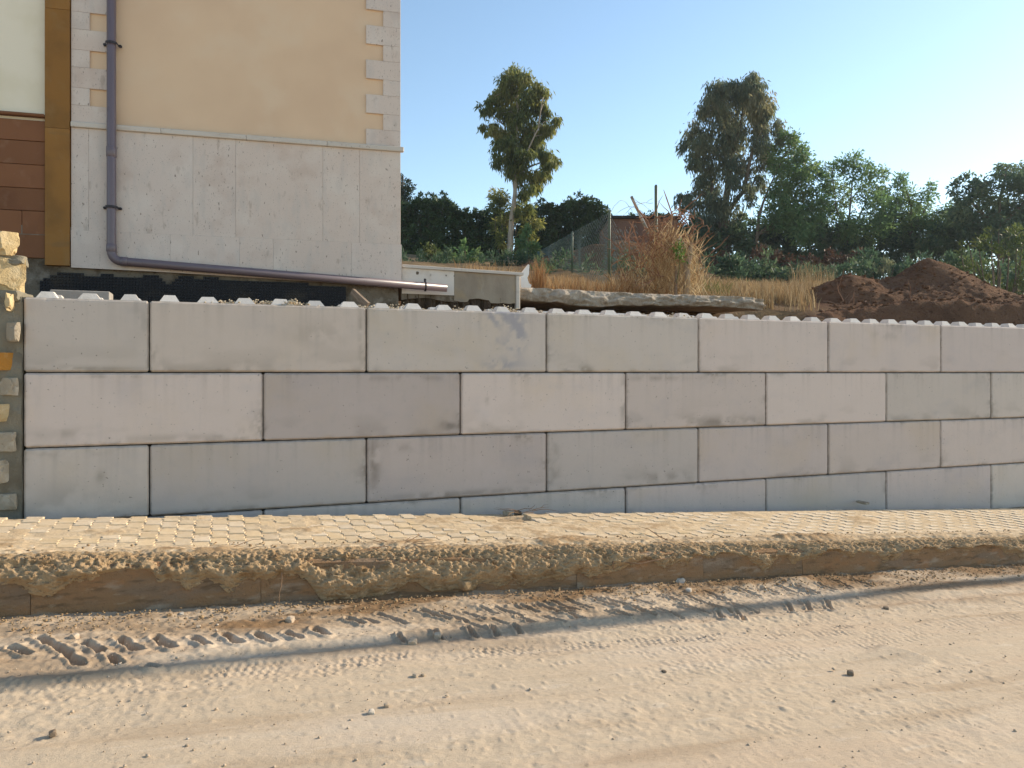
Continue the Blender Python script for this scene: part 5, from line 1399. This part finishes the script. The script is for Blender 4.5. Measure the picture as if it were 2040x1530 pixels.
# ------------------------------------------------------------------ dry bush that has swallowed the end of the fence
def dry_bush():
    Z = 11.4
    b = atZ(1340, 590, Z); base = np.array((b[0], b[1], float(terrain_z(b[0], b[1]))))
    R = empty('dry_bush', base); tag(R, 'dead orange bush of grass and vines piled over the fence end', 'dead bush')
    # hanging straw
    n = 3000
    hgt = (590 - 462) / FPX * Z
    u = RNG.uniform(-1, 1, n); px = np.where(RNG.uniform(0, 1, n) < 0.72, 1345 + u * 46, 1285 + u * 62) + RNG.normal(0, 6, n)
    toppy = np.interp(px, [1210, 1250, 1280, 1300, 1330, 1380, 1398, 1420], [572, 545, 520, 485, 462, 486, 530, 575]) + 24 * (fbm(px / 9.0, px * 0, 5, 2) - 0.5)
    py = toppy + (590 - toppy) * RNG.uniform(0, 1, n) ** 0.9
    dep = RNG.uniform(-0.45, 0.45, n)
    P = CAM + RT * (((px - 1020) / FPX * Z))[:, None] + FW * (Z + dep)[:, None] + UP * (((742 - py) / FPX) * Z)[:, None]
    ax = np.stack([RNG.normal(0, 0.35, n), RNG.normal(0, 0.35, n), RNG.choice([-1, 1, 1], n) * RNG.uniform(0.5, 1, n)], -1)
    leaves_mesh('straw', P - base, ax, RNG.uniform(0.10, 0.36, n), RNG.uniform(0.006, 0.013, n), m_straw, R)
    # tangle of dead vines on top
    rv = random.Random(31)
    q = MB()
    for i in range(230):
        px = rv.gauss(1335, 30) if i % 3 else rv.uniform(1235, 1330); py = rv.uniform(428, 520) if i % 3 else rv.uniform(470, 580)
        p = atZ(px, py, Z + rv.uniform(-0.4, 0.4)) - base
        a = rv.uniform(0, 6.28); el = rv.uniform(-0.6, 0.9); L = rv.uniform(0.15, 0.5)
        d = np.array((math.cos(a) * math.cos(el), math.sin(a) * math.cos(el), math.sin(el)))
        pts = [p]
        for k in range(4):
            d = d + np.array([rv.gauss(0, 0.35) for _ in range(3)]); d /= np.linalg.norm(d)
            pts.append(pts[-1] + d * L / 4)
        q.tube(pts, [0.008, 0.008, 0.007, 0.005, 0.002], 4, cap=False)
    # long sprigs standing out against the sky
    for pts in [[(1330, 470), (1340, 430), (1328, 395), (1322, 378)], [(1340, 460), (1365, 432), (1352, 418), (1345, 414)], [(1300, 470), (1290, 440), (1268, 415), (1262, 402)], [(1345, 470), (1380, 468), (1395, 462)], [(1350, 480), (1378, 472), (1392, 470)],
                [(1310, 470), (1322, 440), (1345, 424), (1352, 428)], [(1320, 450), (1342, 425), (1360, 428)], [(1256, 520), (1252, 470), (1262, 440), (1253, 440)], [(1300, 560), (1275, 500), (1262, 455), (1252, 440)]]:
        z0 = Z + rv.uniform(-0.2, 0.2)
        q.tube([atZ(px, py, z0) - base for px, py in pts], [0.010] * (len(pts) - 1) + [0.004], 5, cap=False)
    vo = q.build('vine_tangle', m_deadvine, R); tag(vo, kind='stuff')
    # dead stump, pale in the sun
    s = [atZ(1366, 590, Z - 0.2), atZ(1369, 560, Z - 0.18), atZ(1367, 535, Z - 0.25), atZ(1374, 505, Z - 0.22), atZ(1378, 483, Z - 0.2)]
    q = MB(); q.tube([p - base for p in s], [0.045, 0.05, 0.052, 0.045, 0.012], 9); q.build('stump', m_bark, R, smooth=True)
    s = [atZ(1346, 590, Z - 0.3), atZ(1347, 530, Z - 0.32)]
    q = MB(); q.tube([p - base for p in s], [0.025, 0.022], 8); q.build('stake', m_wood, R)
    # green sprig
    n = 130
    px = RNG.normal(1352, 8, n); py = RNG.normal(502, 12, n)
    P = CAM + RT * (((px - 1020) / FPX * (Z - 0.5)))[:, None] + FW * (Z - 0.5 + RNG.normal(0, 0.05, n))[:, None] + UP * (((742 - py) / FPX) * (Z - 0.5))[:, None]
    G = empty('green_sprig', np.array((P[:, 0].mean(), P[:, 1].mean(), P[:, 2].min())))
    tag(G, 'small fresh green sprig growing out of the dead orange bush', 'plant')
    gb = np.array(G.location)
    lc = leaves_mesh('leaf_cluster', P - gb, RNG.normal(size=(n, 3)) + np.array([0, 0, 0.6]), RNG.uniform(0.04, 0.11, n), RNG.uniform(0.012, 0.028, n), m_fresh, G); tag(lc, kind='stuff')
    q = MB(); q.tube([(0.02, 0.1, -0.25), (0.01, 0, 0), (0, 0.01, 0.25)], [0.005, 0.004, 0.003], 5); q.build('stem', m_rob, G)
dry_bush()

# ------------------------------------------------------------------ wire fence
def build_fence():
    posts = [(1072, 500, 26.0), (1140, 461, 19.0), (1214, 420, 14.6), (1307, 368, 12.2)]
    b0 = atZ(posts[2][0], 575, posts[2][2])
    base = np.array((b0[0], b0[1], float(terrain_z(b0[0], b0[1]))))
    Fn = empty('wire_fence', base); tag(Fn, 'green chain link fence with loose torn end running up the slope', 'fence')
    tops, feet = [], []
    for px, py, Z in posts:
        t = atZ(px, py, Z); z = float(terrain_z(t[0], t[1])) - 0.2
        q = MB(); q.tube([np.array((t[0], t[1], z)) - base, t - np.array((0, 0, 0.02)) - base, t - base], [0.026, 0.026, 0.012], 10)
        q.build('fence_post', m_green_post, Fn, smooth=True)
        tops.append(t); feet.append(np.array((t[0], t[1], z + 0.22)))
    # leaning brace
    a = atZ(1258, 392, 12.0); b = atZ(1308, 498, 11.7)
    q = MB(); q.tube([a - base, b - base], 0.024, 10); o = q.build('brace_post', m_rustpost, Fn, smooth=True); o['label'] = 'weathered post leaning over'
    # chain link: zigzag wires woven side by side
    cell = 0.085
    q = MB()
    segs = [(0, 1, 1.0), (1, 2, 1.0), (2, 3, 0.62)]
    for i0, i1, frac in segs:
        A, B = feet[i0], feet[i1]; TA, TB = tops[i0], tops[i1]
        L = np.linalg.norm((B - A)[:2]) * frac
        n = int(L / cell)
        for k in range(n):
            t = (k + 0.5) / n * frac
            f = A * (1 - t) + B * t; tp = TA * (1 - t) + TB * t
            if i0 == 2:   # torn end: the wire slumps
                tp = TA * (1 - t) + (TB - np.array((0, 0, 0.65))) * t
                tp[2] -= 0.25 * math.sin(t / frac * math.pi)
                f = f + np.array((0, 0, 0.05))
            dirn = (B - A) / np.linalg.norm(B - A)
            bow = np.array((-dirn[1], dirn[0], 0)) * 0.07 * math.sin(t * 9 + i0)
            hgt = tp[2] - f[2] - 0.03
            m = max(4, int(hgt / (cell * 0.62)))
            pts = []
            for s in range(m + 1):
                p = f + UP * hgt * s / m + dirn * cell * 0.5 * (1 if (s + k) % 2 else -1) + bow * math.sin(s / m * 3.14)
                pts.append(p - base)
            q.tube(pts, 0.0042, 3, cap=False)
    mo = q.build('chain_link_mesh', m_green_wire, Fn); tag(mo, kind='stuff')
    # loops of loose barbed wire over the torn end
    q = MB(); rv = random.Random(8)
    for (pa, pb, hgt) in [((1216, 425), (1262, 425), 26), ((1225, 428), (1290, 432), 18), ((1240, 430), (1300, 405), 10), ((1262, 400), (1300, 395), -8), ((1258, 394), (1312, 438), 4)]:
        pts = []
        for s in range(12):
            t = s / 11
            pts.append(atZ(pa[0] + (pb[0] - pa[0]) * t + rv.uniform(-1, 1), pa[1] + (pb[1] - pa[1]) * t - hgt * math.sin(math.pi * t) + rv.uniform(-1, 1), 12.4 + 0.2 * math.sin(s)) - base)
        q.tube(pts, 0.0035, 4, cap=False)
    lo = q.build('loose_wire', m_rustpost, Fn); tag(lo, kind='stuff')
    # second, much lower fence line further left
    return base
build_fence()

# brown shed behind the fence
def shed():
    Z = 25.0
    a = atZ(1212, 436, Z); b = atZ(1350, 436, Z)
    zb = min(float(terrain_z(a[0], a[1])), float(terrain_z(b[0], b[1]))) - 0.3
    c = np.array(((a[0] + b[0]) / 2, (a[1] + b[1]) / 2, zb))
    R = empty('shed', c, math.atan2(b[1] - a[1], b[0] - a[0])); tag(R, 'low brown shed with flat dark roof behind the wire fence', 'shed')
    w = np.linalg.norm((b - a)[:2]); h = a[2] - zb
    q = MB(); q.box((-w / 2, 0, 0), (w / 2, 2.5, h)); q.build('wall', m_shed, R)
    q = MB(); q.bbox((-w / 2 - 0.12, -0.12, h), (w / 2 + 0.12, 2.6, h + 0.09), 0.01); q.build('roof', m_roofdark, R)
    # earth bank ramping up to it
    xs = np.linspace(-1, 1, 60); ys = np.linspace(-1, 1, 40)
    X, Y = np.meshgrid(xs, ys, indexing='ij')
    ca = atZ(1165, 520, 23.5)
    PX = ca[0] + RT[0] * X * 3.0 + FW[0] * Y * 1.6; PY = ca[1] + RT[1] * X * 3.0 + FW[1] * Y * 1.6
    Hh = 1.15 * sstep(-1.0, 0.55, X) * (1 - sstep(0.75, 1.0, X)) * (1 - np.abs(Y) ** 2) + 0.12 * (fbm(PX * 2, PY * 2, 6) - 0.5)
    tag(grid_mesh('earth_bank', np.stack([PX, PY, terrain_z(PX, PY) + Hh - 0.1], -1), m_earth, attrs={'red': np.full(PX.shape, 0.7)}), kind='structure')
shed()

# ------------------------------------------------------------------ heap of red soil
def heap():
    Z = 14.6
    c = atZ(1850, 640, Z)
    n = 200
    xs = np.linspace(-4.2, 4.2, n); ys = np.linspace(-3.5, 2.6, 150)
    U, Vv = np.meshgrid(xs, ys, indexing='ij')
    PX = c[0] + RT[0] * U + FW[0] * Vv * 0.9 + 0.25 * U * 0; PY = c[1] + RT[1] * U + FW[1] * Vv
    PY = np.maximum(PY, 0.66)
    T = terrain_z(PX, PY)
    zpk = 1.5 + (742 - 515) / FPX * Z
    def cone(u0, v0, top, slope, sharp=0.12):
        d = np.sqrt(((U - u0)) ** 2 + ((Vv - v0) * 1.1) ** 2 + sharp ** 2) - sharp
        return top - slope * d
    k = Z / FPX
    z = cone(0.02, 0.0, zpk, 0.62)
    z = np.maximum(z, cone((1795 - 1850) * k, -0.1, 1.5 + (742 - 548) * k, 0.42, 0.2))
    z = np.maximum(z, cone((1925 - 1850) * k, 0.0, 1.5 + (742 - 556) * k, 0.60, 0.2))
    z = np.maximum(z, cone((1675 - 1850) * k, -0.35, 1.5 + (742 - 550) * k, 0.60, 0.16))
    z = np.maximum(z, cone((1990 - 1850) * k, -0.6, 1.5 + (742 - 600) * k, 0.25, 0.3))
    z = np.maximum(z, cone((1640 - 1850) * k, -1.1, 1.5 + (742 - 612) * k, 0.22, 0.4))
    z = np.maximum(z, cone((1760 - 1850) * k, -1.1, 1.5 + (742 - 608) * k, 0.2, 0.5))
    z = np.maximum(z, cone((1700 - 1850) * k, -2.2, 2.66, 0.16, 0.6)); z = np.maximum(z, cone((1950 - 1850) * k, -2.2, 2.7, 0.14, 0.6))
    z = np.maximum(z, cone((1735 - 1850) * k, -0.15, 1.5 + (742 - 558) * k, 0.5, 0.25))
    z += 0.15 * (fbm(PX * 1.6, PY * 1.6, 71, 4) - 0.5) + 0.07 * (fbm(PX * 6, PY * 6, 72, 3) - 0.5)
    z += 0.06 * (fbm(PX * 14, PY * 14, 73, 3) - 0.5)
    edge = sstep(0.66, 1.0, PY) * sstep(-3.5, -2.9, Vv) * sstep(-4.2, -3.4, U) * (1 - sstep(3.6, 4.2, U)) * (1 - sstep(2.0, 2.6, Vv))
    z = T - 0.06 + (z - T + 0.06) * edge
    z = np.where(z < T - 0.15, T - 0.15, z)
    o = grid_mesh('soil_heap', np.stack([PX, PY, z], -1), m_redsoil)
    tag(o, 'heap of dark red soil dumped behind the block wall', 'soil heap')
    # clods, roots
    n = 1100
    u = RNG.uniform(-3.6, 3.4, n); v = RNG.uniform(-2.9, 0.3, n)
    i = np.clip(((u + 4.2) / 8.4 * 199).astype(int), 0, 199); j = np.clip(((v + 3.5) / 6.1 * 149).astype(int), 0, 149)
    P = np.stack([PX[i, j], PY[i, j], z[i, j] + 0.01], -1)
    scatter('soil_clods', P, RNG.uniform(0.012, 0.05, n) * RNG.uniform(0.4, 1.3, n), m_redsoil, 'reddish clods strewn over the soil heap', 'clods')
    rv = random.Random(17); q = MB()
    for (px, py) in [(1668, 575), (1680, 600), (1690, 605), (1705, 612), (1640, 600), (1655, 612), (1725, 600), (1815, 598), (1880, 604), (1600, 620), (1760, 612)]:
        p = atZ(px, py, Z - 1.6); d = np.array((rv.uniform(-1, 1), -0.3, rv.uniform(-0.4, 0.9))); d /= np.linalg.norm(d)
        pts = [p]
        for _ in range(4):
            d = d + np.array([rv.gauss(0, 0.3) for _ in range(3)]); d /= np.linalg.norm(d); pts.append(pts[-1] + d * rv.uniform(0.05, 0.12))
        q.tube(pts, [0.009, 0.008, 0.007, 0.005, 0.002], 4, cap=False)
    tag(q.build('roots', m_deadvine), 'torn dry roots sticking out of the soil heap', 'roots', kind='stuff')
heap()

# ------------------------------------------------------------------ small stones and litter
def street_h(px, py):
    p = on_street(px, py); return p

stones = [(1356, 1163, 0.055, m_palestone, 'pale angular stone leaning at the kerb foot, the largest there'), (1372, 1179, 0.032, m_palestone, 'small pale stone just in front of the pale angular stone'),
          (1694, 1344, 0.026, m_darkstone, 'small dark brown stone alone on the open dust'), (1765, 1214, 0.026, m_darkstone, 'dark clod near the end of the cable shadow'),
          (578, 1238, 0.036, m_pebble, 'tan stone lying above the deep tyre prints'), (148, 1272, 0.030, m_pebble, 'dusty clod in the row of deep tyre prints'), (822, 1284, 0.04, m_pebble, 'dusty lump lying in the long cable shadow'),
          (872, 1270, 0.034, m_pebble, 'dusty lump beside the cable shadow, right of the first'), (740, 1422, 0.022, m_palestone, 'small pale pebble casting a long shadow on the dust'), (770, 1407, 0.018, m_pebble, 'small grey pebble next to the long-shadowed pebble'),
          (362, 1226, 0.022, m_palestone, 'round pale pebble at the kerb foot'), (395, 1252, 0.022, m_pebble, 'tan clod below the round pale pebble'), (1323, 1340, 0.016, m_darkstone, 'tiny dark pebble on the right hand dust'), (105, 1463, 0.02, m_darkstone, 'flat dark chip lying near the bottom left corner'),
          (1162, 1186, 0.03, m_crumb, 'brown soil lump at the foot of the kerb'), (925, 1170, 0.06, m_crumb, 'brown clod stuck at the kerb joint'), (828, 1348, 0.018, m_pebble, 'small pebble under the left pair on the dust'), (843, 1347, 0.014, m_pebble, 'smaller pebble of the pair on the dust')]
for i, (px, py, s, m, lab) in enumerate(stones):
    p = on_street(px, py)
    if py < 1190 and px in (925,): p = at_y(px, py, -1.72)
    rock('stone', p + np.array((0, 0, s * 0.25)), s, m, lab, 'stone', i * 1.9 + 0.4, squash=(1.1, 0.9, 0.85), cuts=2)

n = 2600
x = RNG.uniform(-1.4, 11, n); y = -1.75 - np.abs(RNG.normal(0, 0.16, n))
scatter('soil_crumbs', np.stack([x, y, street_z(x) + 0.018 + 0.02 * RNG.uniform(0, 1, n) * (y > -1.9)], -1), RNG.uniform(0.003, 0.010, n) * RNG.uniform(0.5, 1.4, n), m_crumb, 'brown crumbs of soil fallen along the kerb foot', 'soil crumbs')
n = 2600
x = RNG.uniform(-1.4, 11, n); y = -1.8 - RNG.uniform(0, 1, n) ** 1.7 * 3.8
x = np.where(RNG.uniform(0, 1, n) < 0.25, RNG.uniform(0.2, 2.2, n), x)
scatter('pebbles', np.stack([x, y, street_z(x) + 0.004], -1), RNG.uniform(0.002, 0.006, n) * RNG.choice([0.6, 0.8, 1.0, 1.6], n), m_pebble, 'tiny pebbles and grit scattered over the dusty street', 'pebbles')
n = 900
x = RNG.uniform(-1.0, 10, n); y = RNG.uniform(-1.62, -1.25, n)
scatter('soil_crumbs', np.stack([x, y, walk_z(x, y) + 0.012], -1), RNG.uniform(0.003, 0.012, n), m_crumb, 'tan soil crumbs strewn along the pavement edge', 'soil crumbs')
# rubble in the hole by the wall
for i, (px, py, s, lab) in enumerate([(1012, 1022, 0.055, 'grey lump in the pavement hole against the block wall'), (1032, 1023, 0.05, 'brown lump beside the grey lump in the pavement hole')]):
    rock('stone', at_y(px, py, -0.22), s, m_stone if i == 0 else m_footing, lab, 'stone', 30 + i * 3)
p = at_y(1718, 1001, -0.12)
rock('stone', p, 0.06, m_stone, 'flat grey chip lying against the foot of the block wall', 'stone', 41.5, squash=(2.2, 0.7, 0.35))

def twigs(name, label, spots, seed, mat=m_twig, r=0.003):
    rv = random.Random(seed); q = MB()
    for (px, py, L, n) in spots:
        for _ in range(n):
            p = on_walk(px + rv.uniform(-22, 22), py + rv.uniform(-4, 4)) + np.array((0, 0, 0.02))
            a = rv.uniform(-0.5, 0.5) + (math.pi if rv.random() < 0.5 else 0); pts = [p]
            for k in range(4):
                a += rv.gauss(0, 0.35)
                pts.append(pts[-1] + np.array((math.cos(a), math.sin(a), rv.uniform(-0.15, 0.3))) * L / 4)
            for k in range(len(pts)): pts[k][2] = max(pts[k][2], float(walk_z(pts[k][0], pts[k][1])) + 0.012)
            q.tube(pts, [r, r, r * 0.9, r * 0.7, r * 0.3], 4, cap=False)
    return tag(q.build(name, mat), label, 'twigs')
twigs('dry_roots', 'tangle of thin dry roots lying on the pavement left of centre', [(790, 1092, 0.28, 12), (760, 1098, 0.2, 8)], 3)['kind'] = 'stuff'
twigs('twig', 'thin dark twig lying on the pavement near the kerb', [(445, 1100, 0.28, 2)], 5)
twigs('dry_roots', 'dry roots in the pavement hole against the block wall', [(1050, 1022, 0.25, 9)], 6)['kind'] = 'stuff'
twigs('twig', 'long root lying along the kerb edge right of centre', [(1370, 1088, 0.6, 2)], 7, r=0.005)
# one root hanging over the kerb
q = MB(); q.tube([at_y(1215, 1105, -1.66), at_y(1222, 1122, -1.75), at_y(1222, 1136, -1.74)], [0.006, 0.006, 0.003], 5)
q.tube([at_y(1240, 1120, -1.73), at_y(1275, 1123, -1.75), at_y(1310, 1115, -1.74), at_y(1350, 1108, -1.7)], [0.004, 0.005, 0.005, 0.002], 5)
tag(q.build('root', m_twig), 'pale root hanging over the soil crusted kerb', 'root')
q = MB(); q.tube([at_y(562, 1140, -1.73), at_y(560, 1165, -1.75), at_y(556, 1185, -1.75), at_y(556, 1205, -1.76)], [0.004, 0.004, 0.003, 0.002], 5)
tag(q.build('root', m_twig), 'thin root dangling down the kerb face left of centre', 'root')

# ------------------------------------------------------------------ overhead cable whose shadow crosses the street
def cable():
    p1, p2 = on_street(0, 1362), on_street(2040, 1152)
    h = 5.4
    D1 = h / SDIR[2]
    a, b = p1 + SDIR * D1, p2 + SDIR * D1
    d = (b - a) / np.linalg.norm(b - a)
    A = a - d * 22; B = b + d * 9
    pts = [A + (B - A) * t for t in np.linspace(0, 1, 40)]
    q = MB(); q.tube(pts, 0.085, 8)
    o = q.build('overhead_cable', m_cable); tag(o, 'thick black cable bundle strung high above the street', 'cable')
    for i, P in enumerate((A, B)):
        z0 = street_z(P[0]) - 0.5
        R = empty('utility_pole', (P[0], P[1], z0)); tag(R, ['wooden utility pole far up the street carrying the cable', 'wooden utility pole far down the street carrying the cable'][i], 'utility pole')
        q = MB(); q.tube([(0, 0, 0), (0, 0, P[2] - z0 + 0.5)], [0.14, 0.10], 12); q.build('pole', m_polewood, R, smooth=True)
        q = MB(); q.tube([(0, 0, P[2] - z0 - 0.08), (0, 0, P[2] - z0 + 0.06)], 0.125, 12); q.build('clamp', m_bracket, R)
cable()

n = 700
x = RNG.uniform(at_y(1250, 600, 1.0)[0], at_y(1640, 600, 1.0)[0], n); y = RNG.uniform(0.66, 1.6, n)
scatter('rubble', np.stack([x, y, terrain_z(x, y) + 0.12 * fbm(x * 1.5, y * 2, 7)], -1), RNG.uniform(0.01, 0.04, n), m_redsoil, 'dark red crumbs of earth below the slab end', 'rubble')
p, h = tuft(1425, 12.6, 0.22, 150, 0.2, 0.55)
o = grass('weed', 'pale green weed with long drooping blades right of the dead bush', p, h, m_bright, 0.8, 0.012, 'weed'); o['kind'] = 'thing'

# ------------------------------------------------------------------ thin air volume added to stand in for lens glare
def glare_veil():
    q = MB(); q.box((-75, -85, -9.0), (190, 110, 17.0))
    m = bpy.data.materials.new('glare_veil_air'); m.use_nodes = True
    nt = m.node_tree; nt.nodes.clear()
    o = nt.nodes.new('ShaderNodeOutputMaterial'); v = nt.nodes.new('ShaderNodeVolumePrincipled')
    v.inputs['Color'].default_value = (0.80, 0.92, 1.0, 1); v.inputs['Density'].default_value = GLARE_VEIL_DENSITY
    v.inputs['Anisotropy'].default_value = 0.35
    nt.links.new(v.outputs[0], o.inputs['Volume'])
    ob = q.build('glare_veil', m); tag(ob, 'thin pale air volume added as veiling glare over the whole site', 'glare_veil', kind='stuff')
GLARE_VEIL_DENSITY = 0.0005
glare_veil()
